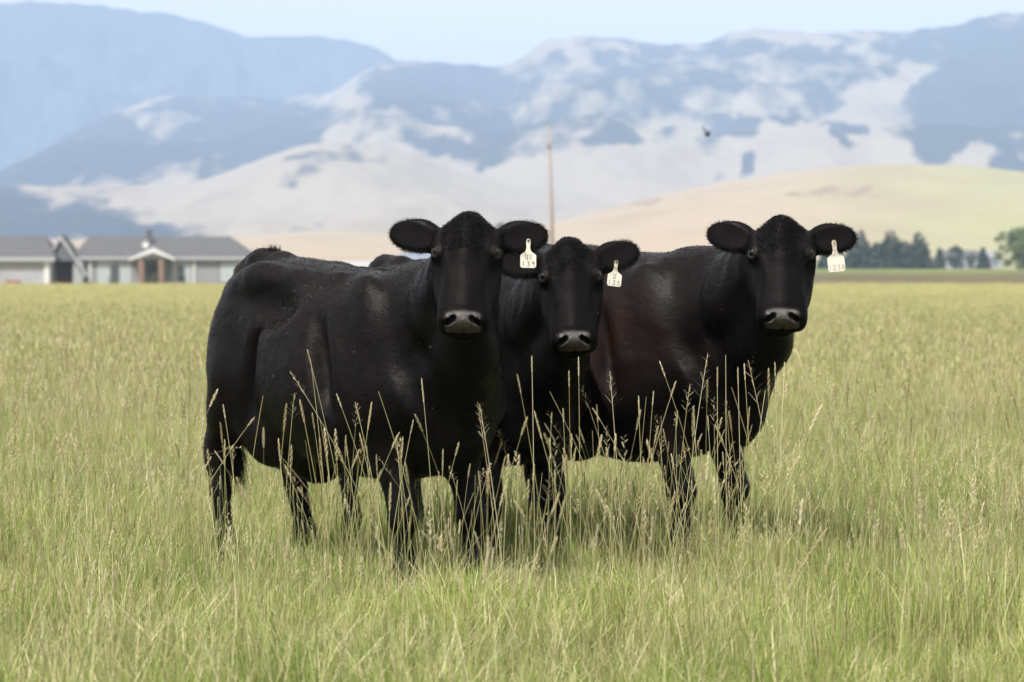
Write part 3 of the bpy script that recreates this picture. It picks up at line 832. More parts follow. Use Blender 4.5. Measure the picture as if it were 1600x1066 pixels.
    lid = np.zeros(len(V))
    for sy in (-1, 1):
        lid = np.maximum(lid, 1 - sstep(np.linalg.norm((V - H(.180, sy * .100, .042)) / np.array([1, 1, 1]), axis=1), .024, .036))
    vattr(body, 'muzzle', np.clip(np.maximum(pad * (.9 + .2 * edge), lid * .32), 0, 1))
    lips = near_head & (hzz < -.07) & (hs > .48)
    vattr(body, 'head', ((hs > -.1) & (hs < .6) & (np.abs(hyy) < .15) & (np.abs(hzz) < .25)).astype(float) * sstep(hs, -.1, .05))
    br = np.exp(-(((V[:, 0] - .02) / .45)**2)) * sstep(V[:, 2], .55, .95) * sstep(-V[:, 2], -1.36, -1.0)
    br = np.maximum(br * brown_amt, .35 * sstep(-V[:, 2], -.62, -.50) * sstep(V[:, 2], .42, .5))
    vattr(body, 'brown', np.clip(br, 0, 1))
    vattr(body, 'dung', dung * sstep(-V[:, 0], .62, .76) * sstep(-np.abs(V[:, 2] - 1.14), -.16, -.06) * (V[:, 0] < 0))
    inn = np.zeros(len(V))
    for c0, out, upv, fwd in ears:
        q = V - (c0 + out * .120 + fwd * .02)
        inn = np.maximum(inn, (((q @ out) / .088)**2 + ((q @ upv) / .05)**2 + ((q @ fwd) / .035)**2 < 1) * ((nrm @ fwd) > .1))
    nos = np.zeros(len(V))
    for sy in (-1, 1):
        for c_ in (H(.514, sy * .033, .017), H(.516, sy * .045, .008), H(.512, sy * .053, -.008)):
            nos = np.maximum(nos, np.linalg.norm(V - c_, axis=1) < .0135)
    vattr(body, 'inner', np.maximum(inn, nos))
    vattr(body, 'hoof', (V[:, 2] < .062).astype(float))
    cm = coat_material('coat_' + str(seed), brown, seed)
    me.materials.append(cm)
    # --- eyes
    for sy in (-1, 1):
        c = H(.173, sy * .0985, .0445)
        me_e = MB()
        n1, n2, rr = 10, 16, .0205
        for i in range(n1 + 1):
            for j in range(n2):
                a, b = math.pi * i / n1, 2 * math.pi * j / n2
                me_e.v.append(tuple(c + rr * np.array((math.sin(a) * math.cos(b), math.sin(a) * math.sin(b), math.cos(a)))))
        for i in range(n1):
            for j in range(n2):
                me_e.f.append((i * n2 + j, i * n2 + (j + 1) % n2, (i + 1) * n2 + (j + 1) % n2, (i + 1) * n2 + j))
        me_e.build('eye', M_EYE, root, smooth=True)
        # lashes
        k = 26; tt = np.linspace(0, 1, k)
        roots = np.array([H(.148 + .05 * t_, sy * (.103 + .004 * math.sin(math.pi * t_)), .050 + .012 * math.sin(math.pi * t_)) for t_ in tt])
        hair_mesh('eyelashes', roots, np.tile(hy * sy * 1.0 + hz * .5 + hx * .3, (k, 1)), .020, .0006, M_HAIR, root, seed, .5, .05)
    # --- coat hair along the outline, ears, poll, tail
    r = np.random.default_rng(seed + 50)
    rest = V[Q[:, 0]]; rn = nrm[Q[:, 0]]
    A = np.linalg.norm(np.cross(V[Q[:, 2]] - V[Q[:, 0]], V[Q[:, 3]] - V[Q[:, 1]]), axis=1) / 2
    qs = (rest - P) @ hx; qy = (rest - P) @ hy; qz = (rest - P) @ hz
    inhead = (qs > -.1) & (qs < .6) & (np.abs(qy) < .36) & (np.abs(qz) < .22)
    face_front = inhead & (qs > .40)
    wgt = A * np.where(inhead, 2.0, 1.0) * np.where(inhead & (qs > .415) & (np.abs(qy) < .075), .0, 1.0)
    wgt *= np.where(rest[:, 2] < .08, 0, 1)
    n_h = 70000
    ids = r.choice(len(Q), n_h, p=wgt / wgt.sum())
    u1, u2 = r.random((2, n_h, 1))
    root_p = (V[Q[ids, 0]] * (1 - u1) + V[Q[ids, 1]] * u1) * (1 - u2) + (V[Q[ids, 3]] * (1 - u1) + V[Q[ids, 2]] * u1) * u2
    nn = nrm[Q[ids, 0]]
    flow = np.tile(np.array((-.75, 0, -.65)), (n_h, 1)) + np.array([[.4 * math.sin(i * 1.0), 0, 0] for i in range(1)])
    ih = inhead[ids]
    flow[ih] = hx * 1.0
    flow = flow - nn * (flow * nn).sum(1, keepdims=True)
    flow /= np.linalg.norm(flow, axis=1, keepdims=True) + 1e-6
    flow += r.normal(size=(n_h, 3)) * .22
    dirs = flow + nn * (.22 + .25 * r.random((n_h, 1)))
    L = np.where(ih, np.where(qs[ids] > .22, .006, .012), .016)
    legs = rest[ids, 2] < .5
    L = np.where(legs, .02, L)
    h = hair_mesh('coat_hair', root_p - nn * .001, dirs, L, .00055, coat_material('coat_strands_' + str(seed), brown, seed, True), root, seed, .1)
    for nm in ('muzzle', 'dung', 'inner', 'hoof', 'head'): vattr(h, nm, np.zeros(n_h * 5))
    bb = np.interp(np.arange(n_h), np.arange(n_h), br[Q[ids, 0]]); vattr(h, 'brown', np.repeat(np.clip(bb, 0, 1), 5))
    dg = dung * sstep(-root_p[:, 0], .62, .76) * sstep(-np.abs(root_p[:, 2] - 1.14), -.16, -.06)
    h.data.attributes['dung'].data.foreach_set('value', np.repeat(dg, 5).astype(np.float32))
    tag(h, kind='stuff')
    # ear fringe
    er, ed = [], []
    for c0, out, upv, fwd in ears:
        for i in range(2200):
            a = r.uniform(-2.7, 2.7); k = r.uniform(.70, 1.0)
            d_ = out * math.cos(a) * .100 + upv * math.sin(a) * .064
            er.append(c0 + out * .102 + d_ * k + fwd * r.uniform(-.002, .018)); ed.append(d_ / np.linalg.norm(d_) + fwd * r.uniform(0, .8) + out * .4 + r.normal(size=3) * .2)
        for i in range(1800):
            a = r.uniform(-3.1, 3.1); k = r.uniform(.1, .9)
            d_ = out * math.cos(a) * .1 + upv * math.sin(a) * .055
            er.append(c0 + out * .10 + d_ * k + fwd * .0); ed.append(fwd * .8 + out * .7 + d_ * 4 + r.normal(size=3) * .3)
    hair_mesh('ear_hair', np.array(er), np.array(ed), .017, .0007, M_HAIR, root, seed + 1, .15, .03)
    # short curls on the forehead
    sel = (qs > -.04) & (qs < .17) & (np.abs(qy) < .095) & ((nrm[Q[:, 0]] @ hz) > .25)
    fi = r.choice(np.nonzero(sel)[0], 4200); fp = V[Q[fi, 0]] + r.normal(size=(4200, 3)) * .002
    fq = V[Q[fi, 0]] - H(.10, 0, .05)
    fd = nrm[Q[fi, 0]] * .55 + fq * 6 + np.cross(fq, hz) * 9 + r.normal(size=(4200, 3)) * .45
    hair_mesh('forehead_hair', fp, fd, .014, .0007, M_HAIR, root, seed + 6, .5, .06)
    # poll tuft
    tr, td = [], []
    for i in range(2200):
        a = float(np.clip(r.normal() * .018, -.04, .04)); s_ = r.uniform(-.075, .07)
        tr.append(H(s_, a, .040 - abs(a) * .6 - .02 * (s_ < -.02) - max(0, -s_) * .8 + min(0, s_ + .05) * .5)); td.append(-hx * r.uniform(.1, 1.1) * (1 if s_ < .0 else .3) + hz * .7 + hy * a * 14 + r.normal(size=3) * .3)
    hair_mesh('poll_tuft', np.array(tr), np.array(td), .036, .0008, M_HAIR, root, seed + 2, .35, .07)
    # tail head tuft and switch
    tr, td, tl = [], [], []
    clump = r.random(12)
    for i in range(520 if seed == 1 else 120):
        c_ = clump[r.integers(12)] ; t_ = c_ + r.normal() * .016
        t_ = min(max(t_, 0), 1)
        tr.append(np.array((-.55 - .27 * t_, r.normal() * .012, 1.340 - .015 * t_ - .10 * t_ ** 3))); td.append(np.array((-.45 + .4 * c_ - .6 * (t_ - c_) * 10 * 0, r.normal() * .2, 1.0))); tl.append((.015 + .035 * r.random() if seed == 1 else .01) + .02 * (c_ % .31) / .31 * (1 - abs(c_ - .45)))
    hair_mesh('tail_head_tuft', np.array(tr), np.array(td), np.array(tl), .0010, M_HAIR, root, seed + 3, .1, .05)
    tr, td = [], []
    te = np.array(tail[-1]); tp = np.array(tail[-3])
    for i in range(1400):
        t_ = r.random() ** .6
        tr.append(tp + (te - tp) * t_ + r.normal(size=3) * .010); td.append(np.array((r.normal() * .16 + sy_ * .6, r.normal() * .16, -1.0)))
    hair_mesh('tail_switch', np.array(tr), np.array(td), .17, .0011, M_TAIL, root, seed + 4, .2, .04)
    # --- bits of chaff caught on the coat
    def flakes(cond, n):
        i_ = np.nonzero(cond)[0]; i_ = r.choice(i_, min(n, len(i_)), replace=False)
        p_ = V[i_] + nrm[i_] * .004; a_ = r.normal(size=(len(i_), 3)); a_ -= nrm[i_] * (a_ * nrm[i_]).sum(1, keepdims=True); a_ /= np.linalg.norm(a_, axis=1, keepdims=True)
        b_ = np.cross(nrm[i_], a_); l_ = r.uniform(.0008, .0045, (len(i_), 1)); w2 = r.uniform(.0006, .0013, (len(i_), 1))
        return np.stack([p_ - a_ * l_, p_ - b_ * w2, p_ + a_ * l_, p_ + b_ * w2 + nrm[i_] * .002], 1).reshape(-1, 3)
    ch = [flakes((V[:, 1] < -.02) & (np.abs(V[:, 2] - (1.21 + .28 * (V[:, 0] - .1))) < .04) & (V[:, 0] > -.25) & (V[:, 0] < .22), 55 if seed == 1 else 8),
          flakes((V[:, 1] < -.15) & (np.abs(V[:, 2] - 1.03) < .05) & (np.abs(V[:, 0] + .08) < .12), 26 if seed == 1 else 6),
          flakes((V[:, 1] < -.1) & (np.abs(V[:, 2] - 1.08) < .02) & (np.abs(V[:, 0] + .42) < .07), 9 if seed == 1 else 2),
          flakes((V[:, 2] > .5) & (np.abs(hyy) > -1), 70)]
    CV = np.concatenate(ch)
    tag(mesh_np('chaff', CV, quads=np.arange(len(CV)).reshape(-1, 4), mat=M_CHAFF, parent=root), kind='stuff')
    # --- ear tag in the left ear
    c0, out, upv, fwd = ears[1]
    piv = c0 + out * tag_tilt[1] + fwd * .012 + np.array((0, 0, 0.0)) - hx * tag_tilt[2]
    T = empty('ear_tag', Vector(piv) , 0)
    T.parent = root
    # tag plane: its own y points down in the world, its face looks to the camera
    face = Vector(r3 @ Vector((R(tag_tilt[3]), -1, .12))).normalized()
    dn = Vector(r3 @ Matrix.Rotation(R(tag_tilt[0]), 3, Vector((0, 1, 0))) @ Vector((0, 0, -1)))
    dn = (dn - face * dn.dot(face)).normalized(); sd_ = face.cross(dn).normalized()
    def TP(a, b, c=0): return Vector(piv) + sd_ * a * tag_size + dn * b * tag_size + face * c
    out2 = [(-.0075, -.004), (-.009, .004), (-.0075, .030), (-.012, .044), (-.031, .058), (-.033, .062), (-.033, .106), (-.027, .113),
            (.027, .113), (.033, .106), (.033, .062), (.031, .058), (.012, .044), (.0075, .030), (.009, .004), (.0075, -.004), (.004, -.008), (-.004, -.008)]
    tm = MB()
    tm.prism([TP(a, b, 0.010) for a, b in out2], face * .0022)
    COL.objects.unlink(T); bpy.data.objects.remove(T)
    T = tm.build('ear_tag', tagmat, root)
    bt = MB()
    ring = [TP(.0052 * math.cos(q), .0052 * math.sin(q), .012) for q in np.linspace(0, 2 * math.pi, 10)[:-1]]
    bt.prism(ring, face * .003).build('button', M_INK if ink is M_INK else M_INKF, T)
    # writing
    rows = {3: [(.066, .0085), (.0785, .0085), (.107, .021)], 1: [(.107, .020)]}[len(lines)]
    for li, ((base, hgt), txt) in enumerate(zip(rows, lines)):
        cw = hgt / 1.6; gap = cw * (1.35 if len(txt) > 3 else 1.55)
        x0 = -gap * (len(txt) - 1) / 2 - cw / 2
        wm = MB(); sw = .00085 if hgt < .012 else .0013
        for ci_, ch in enumerate(txt):
            for st in GLYPH.get(ch, []):
                for (ax_, ay_), (bx_, by_) in zip(st[:-1], st[1:]):
                    pa = Vector((x0 + ci_ * gap + ax_ * cw, base - ay_ * cw)); pb = Vector((x0 + ci_ * gap + bx_ * cw, base - by_ * cw))
                    d_ = (pb - pa).normalized(); nn_ = Vector((-d_.y, d_.x)) * sw; e_ = d_ * sw * .6
                    wm.prism([TP(*(pa - e_ + nn_), .0122), TP(*(pa - e_ - nn_), .0122), TP(*(pb + e_ - nn_), .0122), TP(*(pb + e_ + nn_), .0122)], face * (.0003 + .00005 * ci_))
        wm.build('writing', ink, T)
    tag(root, label, 'cow', 'black cows standing together in the grass')
    return root
M_TAG1 = tag_material('clean_white_tag', .15)
M_TAG2 = tag_material('smudged_white_tag', .85)
M_TAG3 = tag_material('stained_white_tag', .75)
BROWN = (.030, .012, .008)
COWS = []
COWS.append(make_cow('black_cow', 'nearest black cow, white ear tag marked 139, raised tail-head tuft, leftmost of the three',
    Vector((-.600, 14.37, 0)), R(-50), 1.0, px(733, 355, 13.46), (-3, 53), -1, (.016, .010, .009), .35, 1.0,
    ['6313', 'CB15', '139'], M_TAG1, M_INK, {'fr': (0, .02), 'fl': (.06, -.01), 'hr': (.02, -.03), 'hl': (.04, .04)}, 1, (1, .128, -.022, 4), .90, .855, 1.09, switch=(-.10, .10)))
COWS.append(make_cow('black_cow', 'black cow in the middle, head lowered between the other two, smudged tag marked 125',
    Vector((-.20, 15.45, 0)), R(-57), .985, px(889, 393, 14.45), (0, 54), 2.5, (.014, .010, .009), .25, .2,
    ['44', '84', '125'], M_TAG2, M_INK, {'fr': (0, 0), 'fl': (-.04, 0)}, 2, (7, .098, -.03, 6), .88, .87, 1.06, switch=(.03, .02), ear=(-.05, .14)))
COWS.append(make_cow('black_cow', 'rightmost black cow with reddish brown flank and stained tag in its ear',
    Vector((.51, 15.85, 0)), R(-45), 1.04, px(1220, 359, 14.90), (-3, 54), 0, BROWN, .72, .2,
    ['1238'], M_TAG3, M_INKF, {'fr': (0, 0), 'fl': (.0, 0)}, 3, (-5, .108, -.016, 6), 1.05, .845, 1.11, belly=.04, backup=.03, switch=(.0, .02), ear=(.10, -.04)))
# ================================================================ buildings, pole, trees, bird
M_SHINGLE = material('grey_shingles', (.065, .07, .078), .85, noise=(2.5, (.085, .09, .10)), bump=(6, .4, .03))
M_SIDING = material('pale_grey_siding', (.25, .265, .29), .7, noise=(.8, (.29, .305, .33)))
M_SIDING2 = material('mid_grey_siding', (.18, .19, .21), .7, noise=(.8, (.21, .22, .24)))
M_TRIM = material('white_trim', (.50, .52, .53), .5)
M_FASCIA = material('pale_fascia', (.30, .32, .34), .5)
M_GLASS = material('window_glass', (.06, .08, .10), .08, spec=.8)
M_CURTAIN = material('pale_curtained_pane', (.30, .35, .37), .3)
M_DARKDOOR = material('dark_shutter', (.05, .055, .065), .5)
M_BRICKRED = material('red_brown_boards', (.20, .075, .045), .8, noise=(3, (.28, .12, .08)))
M_POST = material('cedar_post', (.16, .105, .08), .7, noise=(6, (.20, .13, .10)))
M_DARKGAP = material('shade_tinted_wall', (.10, .11, .125), .8)  # shade of the open recess put into the wall colour
M_VENT = material('white_painted_metal', (.5, .51, .52), .4)

def part(mb, name, mat, parent, **k):
    return mb.build(name, mat, parent, **k)

def window(parent, x, y, z, w, h, cross=True, pane=None):
    """frame, pane and bars standing proud of a wall that faces -y"""
    f = MB()
    t_ = .09
    f.box((x - w / 2 + t_ / 2, y - .03, z), (t_, .08, h)); f.box((x + w / 2 - t_ / 2, y - .03, z), (t_, .08, h))
    f.box((x, y - .03, z + h / 2 - t_ / 2), (w - 2 * t_, .08, t_)); f.box((x, y - .03, z - h / 2 + t_ / 2), (w - 2 * t_, .08, t_))
    if cross: f.box((x, y - .028, z), (.05, .06, h - 2 * t_)); f.box((x, y - .024, z + .05), (w - 2 * t_, .05, .05))
    fo = f.build('window', M_TRIM, parent)
    MB().box((x, y - .01, z), (w - 2 * t_ - .004, .02, h - 2 * t_ - .004)).build('pane', pane or M_GLASS, fo)
    return fo

def hip_roof(mb, x0, x1, y0, y1, ze, zr, inl, inr, over=.45):
    """closed roof body: eaves rectangle, ridge along x inset at the ends"""
    x0 -= over; x1 += over; y0 -= over; y1 += over; ym = (y0 + y1) / 2
    b = len(mb.v)
    mb.v += [(x0, y0, ze), (x1, y0, ze), (x1, y1, ze), (x0, y1, ze), (x0 + inl, ym, zr), (x1 - inr, ym, zr)]
    for f in ((0, 1, 5, 4), (1, 2, 5), (2, 3, 4, 5), (3, 0, 4), (3, 2, 1, 0)): mb.f.append(tuple(b + i for i in f))
    return mb

def farmhouse():
    D = 347.0; s = F_PX / D                       # pixels per metre there
    X = lambda q: (q - 800) / s
    root = empty('farmhouse', (X(235), D, 0))
    x = lambda q: (q - 235) / s
    g = 0.0; ze = 2.72; zr = 4.95
    x0, x1 = x(118), x(388)
    MB().box(((x0 + x1) / 2, 5.2, 1.36), (x1 - x0, 10.0, 2.72)).build('wall', M_SIDING2, root)
    rf = hip_roof(MB(), x0, x1, .2, 10.2, ze + .12, zr, 1.2, 2.6).build('roof', M_SHINGLE, root)
    MB().box(((x0 + x1) / 2, -.27, ze + .02), (x1 - x0 + .9, .06, .26)).build('fascia', M_FASCIA, root)
    # cross gable at the left
    gx0, gx1 = x(86), x(132); gm = (x(97)); 
    MB().prism([(x(116), -.9, .0), (x(131), -.9, .0), (x(131), -.9, 2.4), (x(116), -.9, 2.6)], (0, 1.0, 0)).build('gable_wall', M_SIDING, root)
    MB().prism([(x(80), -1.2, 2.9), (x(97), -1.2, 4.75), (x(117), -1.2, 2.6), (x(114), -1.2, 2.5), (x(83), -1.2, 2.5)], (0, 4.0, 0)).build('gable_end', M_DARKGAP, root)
    MB().prism([(x(78), -1.5, 3.0), (x(97), -1.5, 5.0), (x(138), -1.5, 1.3), (x(139), -1.5, 1.0), (x(135), -1.5, 1.0), (x(133), -1.5, 1.4), (x(97), -1.5, 4.55), (x(82), -1.5, 2.9)], (0, .25, 0)).build('gable_trim', M_FASCIA, root)
    MB().prism([(x(78), -1.24, 3.03), (x(97), -1.24, 5.03), (x(120), -1.24, 3.1), (x(97), -1.24, 4.8), (x(82), -1.24, 2.95)], (0, 5, 0)).build('gable_roof', M_SHINGLE, root)
    # dark open carport with red-brown boards
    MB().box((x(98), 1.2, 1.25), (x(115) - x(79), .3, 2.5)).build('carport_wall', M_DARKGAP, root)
    bw = (x(115) - x(80)) / 9
    for i in range(9):
        MB().box((x(80) + bw * (i + .5), .9, .48), (bw - .03, .05, .93 + .02 * (i % 3))).build('fence_board', M_BRICKRED, root)
    # portico
    px0, px1 = x(205), x(278); pm = x(243)
    MB().prism([(px0, -2.2, 2.72), (pm, -2.2, 3.78), (px1, -2.2, 2.72), (px1, -2.2, 2.5), (pm, -2.2, 3.3), (px0, -2.2, 2.5)], (0, .25, 0)).build('portico_trim', M_TRIM, root)
    MB().prism([(px0, -2.15, 2.74), (pm, -2.15, 3.8), (px1, -2.15, 2.74)], (0, 5.5, 0)).build('portico_roof', M_SHINGLE, root)
    for q in (224, 255):
        MB().box((x(q), -2.0, 1.3), (.5, .4, 2.62)).build('post', M_POST, root)
    MB().box((x(239), .14, 1.1), (1.15, .1, 2.1)).build('door', M_DARKDOOR, root)
    # windows
    window(root, x(166), .2, 1.35, 1.5, 2.1, True, M_CURTAIN)
    window(root, x(193), .2, 1.30, 1.3, 2.1, True, M_CURTAIN)
    MB().box((x(179), .13, 1.1), (.8, .12, 2.0)).build('door', M_DARKDOOR, root)
    w_ = window(root, x(283), .2, 1.35, 1.65, 2.0, False, M_CURTAIN)
    MB().box((x(283), .12, 1.75), (.62, .05, .75)).build('pane', M_GLASS, w_)
    MB().box((x(283), .12, .85), (.62, .05, .75)).build('pane', M_GLASS, w_)
    window(root, x(362), .2, 1.4, 2.0, 1.7, True, M_CURTAIN)
    for q in (141, 303): MB().box((x(q), .1, 1.3), (.22, .14, 2.6)).build('corner_board', M_TRIM, root)
    # vent and satellite dish on the roof
    v = MB(); n = 18; c = Vector((x(228), -.6, 4.15))
    for k in range(n):
        a = 2 * math.pi * k / n
        v.v.append(tuple(c + Vector((.32 * math.cos(a), -.05, .34 * math.sin(a)))))
    for k in range(n):
        a = 2 * math.pi * k / n
        v.v.append(tuple(c + Vector((.32 * math.cos(a), .02, .34 * math.sin(a)))))
    v.v += [tuple(c + Vector((0, .10, 0))), tuple(c + Vector((0, .17, 0)))]
    for k in range(n):
        k2 = (k + 1) % n
        v.f += [(k, k2, 2 * n), (n + k2, n + k, 2 * n + 1), (k2, k, n + k, n + k2)]
    di = v.build('satellite_dish', M_VENT, root, smooth=False)
    MB().tube([c + Vector((0, .1, 0)), c + Vector((0, 1.6, -.5))], .05).build('bracket', M_VENT, di)
    MB().box((x(228), 3.4, 5.1), (.5, .5, .9)).build('chimney', M_SHINGLE, root)
    tag(root, 'long low grey farmhouse with a white gable, porch posts and a roof dish', 'house')

def garage():
    D = 343.0; s = F_PX / D
    root = empty('garage', ((30 - 800) / s, D, 0))
    x = lambda q: (q - 30) / s
    x0, x1 = x(-130), x(78)
    MB().box(((x0 + x1) / 2, 4.2, 1.3), (x1 - x0, 8.0, 2.6)).build('wall', M_SIDING, root)
    hip_roof(MB(), x0, x1, .2, 8.2, 2.80, 4.95, 1.0, 1.5, .55).build('roof', M_SHINGLE, root)
    MB().box(((x0 + x1) / 2, -.34, 2.64), (x1 - x0 + 1.1, .06, .34)).build('fascia', M_FASCIA, root)
    MB().box((x(73), .14, 1.3), (.5, .16, 2.58)).build('corner_board', M_TRIM, root)
    MB().box((x(20), .16, .35), (1.4, .10, .55)).build('bench', M_BRICKRED, root)
    MB().box((x(-25), .15, 1.15), (2.6, .12, 2.2)).build('door', M_SIDING2, root)
    tag(root, 'grey garage with hipped roof at the left edge beside the farmhouse', 'garage')

def barn():
    D = 420.0; s = F_PX / D
    root = empty('barn', ((650 - 800) / s, D, 0))
    x = lambda q: (q - 650) / s
    MB().box((x(650), 5, 1.4), (x(790) - x(560), 9, 2.8)).build('wall', M_TRIM, root)
    hip_roof(MB(), x(560) + 3, x(790), .5, 9.5, 2.8, 4.6, 5.2, 2.0, .5).build('roof', material('blue_grey_metal_roof', (.13, .16, .22), .4, noise=(1, (.17, .20, .26))), root)
    MB().box((x(600), .42, 1.2), (2.4, .1, 2.3)).build('door', M_SIDING2, root)
    MB().box((x(640), .42, 1.2), (2.4, .1, 2.3)).build('door', M_SIDING2, root)
    tag(root, 'white walled barn with blue grey roof glimpsed over the nearest cow', 'barn')

farmhouse(); garage(); barn()

def far_house(q, w, h, hr, D, wallc, roofc, label, name='house'):
    s = F_PX / D; z0 = float(land_z(0, D)) - .2
    root = empty(name, ((q - 800) / s, D, z0))
    MB().box((0, 4, h / 2), (w, 8, h)).build('wall', wallc, root)
    hip_roof(MB(), -w / 2, w / 2, 0, 8, h, hr, .4, .4).build('roof', roofc, root)
    window(root, -w * .22, 0, h * .55, 1.4, 1.3); window(root, w * .25, 0, h * .55, 1.4, 1.3)
    MB().box((0, -.03, 1.05), (1.0, .06, 2.0)).build('door', M_DARKDOOR, root)
    tag(root, label, 'house')
far_house(1503, 8.5, 3.0, 4.8, 880, M_SIDING, M_SHINGLE, 'small pale house between the conifers and the round green tree')
far_house(1546, 6.0, 3.0, 4.6, 900, M_SIDING, M_SIDING2, 'small white house just left of the round green tree')

def utility_pole():
    D = 213.0; s = F_PX / D
    root = empty('utility_pole', ((861.5 - 800) / s, D, 0))
    h = (428 - 197) / s + CAM_Z
    M_P = material('weathered_pole_wood', (.20, .175, .16), .85, noise=(9, (.27, .24, .22)))
    MB().tube([(0.08, 0, 0), (.03, 0, h * .5), (-.16, 0, h)], [.13, .105, .08], 14).build('pole', M_P, root, smooth=True)
    MB().box((-.13, -.14, h - 1.15), (.34, .10, .14)).build('bracket', M_P, root)
    c = MB().tube([(-.16, 0, h), (-.16, 0, h + .2)], [.05, .04], 8).build('insulator', M_SIDING2, root)
    tag(root, 'bare leaning wooden utility pole rising behind the middle cow', 'utility pole')
utility_pole()

# --- the bird in the air
def bird():
    D = 55.0
    root = empty('bird', px(1105, 210, D))
    M_B = material('dark_plumage', (.020, .020, .022), .6)
    F = Field(np.arange(-.11, .11, .004), np.arange(-.05, .05, .004), np.arange(-.05, .06, .004))
    F.cone([(-.05, 0, 0), (.0, 0, 0), (.04, 0, .008)], [.012, .026, .016], .01); F.ball((.06, 0, .014), (.018, .015, .015), .01)
    F.cone([(.07, 0, .013), (.088, 0, .010)], [.006, .0015], .004)
    V, Q = F.mesh(); b = mesh_np('body', V, quads=Q, mat=M_B, parent=root)
    for sy in (-1, 1):
        w_ = MB().prism([(.03, sy * .015, .01), (.03, sy * .04, .04), (.0, sy * .06, .075), (-.035, sy * .062, .07), (-.035, sy * .04, .04), (-.03, sy * .018, .008)], (0, 0, .004)).build('wing', M_B, root)
    MB().prism([(-.045, -.008, 0), (-.10, -.026, -.004), (-.105, .026, -.004), (-.045, .008, 0)], (0, 0, .004)).build('tail', M_B, root)
    root.rotation_euler = (R(10), R(-8), R(82)); root.scale = (1.5,) * 3
    tag(root, 'small dark bird flying in front of the tan slope', 'bird')
bird()

# --- trees
def leaf_cloud(rg, centres, radii, n, size, flat=.6):
    """leaf clumps: small bent quads spread through lobes"""
    idx = rg.choice(len(centres), n, p=radii**2 / (radii**2).sum())
    d = rg.normal(size=(n, 3)); d /= np.linalg.norm(d, axis=1, keepdims=True)
    r_ = radii[idx] * (rg.random(n) ** .33) * (1 + .18 * rg.normal(size=n))
    c = centres[idx] + d * r_[:, None]
    a = rg.normal(size=(n, 3)); a /= np.linalg.norm(a, axis=1, keepdims=True)
    b = np.cross(a, rg.normal(size=(n, 3))); b /= np.linalg.norm(b, axis=1, keepdims=True)
    sz = size * (.6 + .8 * rg.random((n, 1)))
    V = np.stack([c - a * sz, c - b * sz * flat, c + a * sz, c + b * sz * flat + d * sz * .2], 1).reshape(-1, 3)
    q = np.arange(n * 4).reshape(-1, 4)
    return V, q

def foliage_mat(name, c1, c2):
    m = bpy.data.materials.new(name); t, N, Lk, mix, mth, rng_, geo, noise, attr = node_helpers(m)
    c = mix(c1, c2, rng_(noise(.6, 5), .35, .65))
    p = N['Principled BSDF']; Lk.new(c, p.inputs['Base Color']); p.inputs['Roughness'].default_value = .7
    return m
M_CON = foliage_mat('dark_conifer_needles', (.030, .050, .038), (.050, .072, .050))
M_LEAF = foliage_mat('green_leaves', (.085, .13, .045), (.14, .19, .07))
M_SHRUB = foliage_mat('shrub_leaves', (.07, .10, .04), (.10, .13, .06))
M_BARK = material('grey_brown_bark', (.10, .075, .055), .9, noise=(4, (.15, .12, .09)))

def conifer(q, ytop, ybase_w, D, label, seed):
    s = F_PX / D; z0 = float(land_z(0, D)); rg = np.random.default_rng(seed)
    root = empty('conifer_tree', ((q - 800) / s, D, z0 - .1))
    h = (HORIZON - ytop) / s + CAM_Z - z0; wd = ybase_w * 1.3 / s / 2
    MB().tube([(0, 0, 0), (0, 0, h * .5), (.05, 0, h * .97)], [h * .022, h * .014, .02], 8).build('trunk', M_BARK, root, smooth=True)
    C, Rr = [], []
    lv = 22
    for i in range(lv):
        t_ = i / lv
        r_ = wd * (1 - t_ * .97) ** .62 * (.85 + .3 * rg.random())
        nb = 9 if i < lv * .7 else 5
        for k in range(nb):
            a = rg.random() * 6.28; rr = r_ * (.35 + .65 * rg.random() ** .5)
            C.append((rr * math.cos(a), rr * math.sin(a), h * (.05 + .93 * t_) - rr * .25)); Rr.append(max(.22, r_ * .28))
    V, Q = leaf_cloud(rg, np.array(C), np.array(Rr), 5200, .34)
    mesh_np('crown', V, quads=Q, mat=M_CON, parent=root, smooth=False)
    tag(root, label, 'conifer', 'dark conifers behind the pasture')
conifer(1343, 356, 44, 800, 'dark conifer partly hidden by the right cow’s tagged ear'.replace('’', "'"), 1)
conifer(1368, 377, 26, 810, 'short dark conifer between two tall ones right of the cow', 2)
conifer(1391, 357, 46, 800, 'tall pointed conifer in the middle of the dark row', 3)
conifer(1411, 374, 30, 812, 'low conifer filling the gap before the rightmost tall one', 4)
conifer(1434, 360, 40, 800, 'rightmost of the tall dark conifers', 5)
conifer(1300, 385, 44, 815, 'wide low conifer just right of the right cow', 6)
conifer(1468, 388, 12, 830, 'thin small conifer standing alone right of the row', 7)
conifer(1536, 386, 14, 860, 'thin small conifer in front of the far white house', 8)

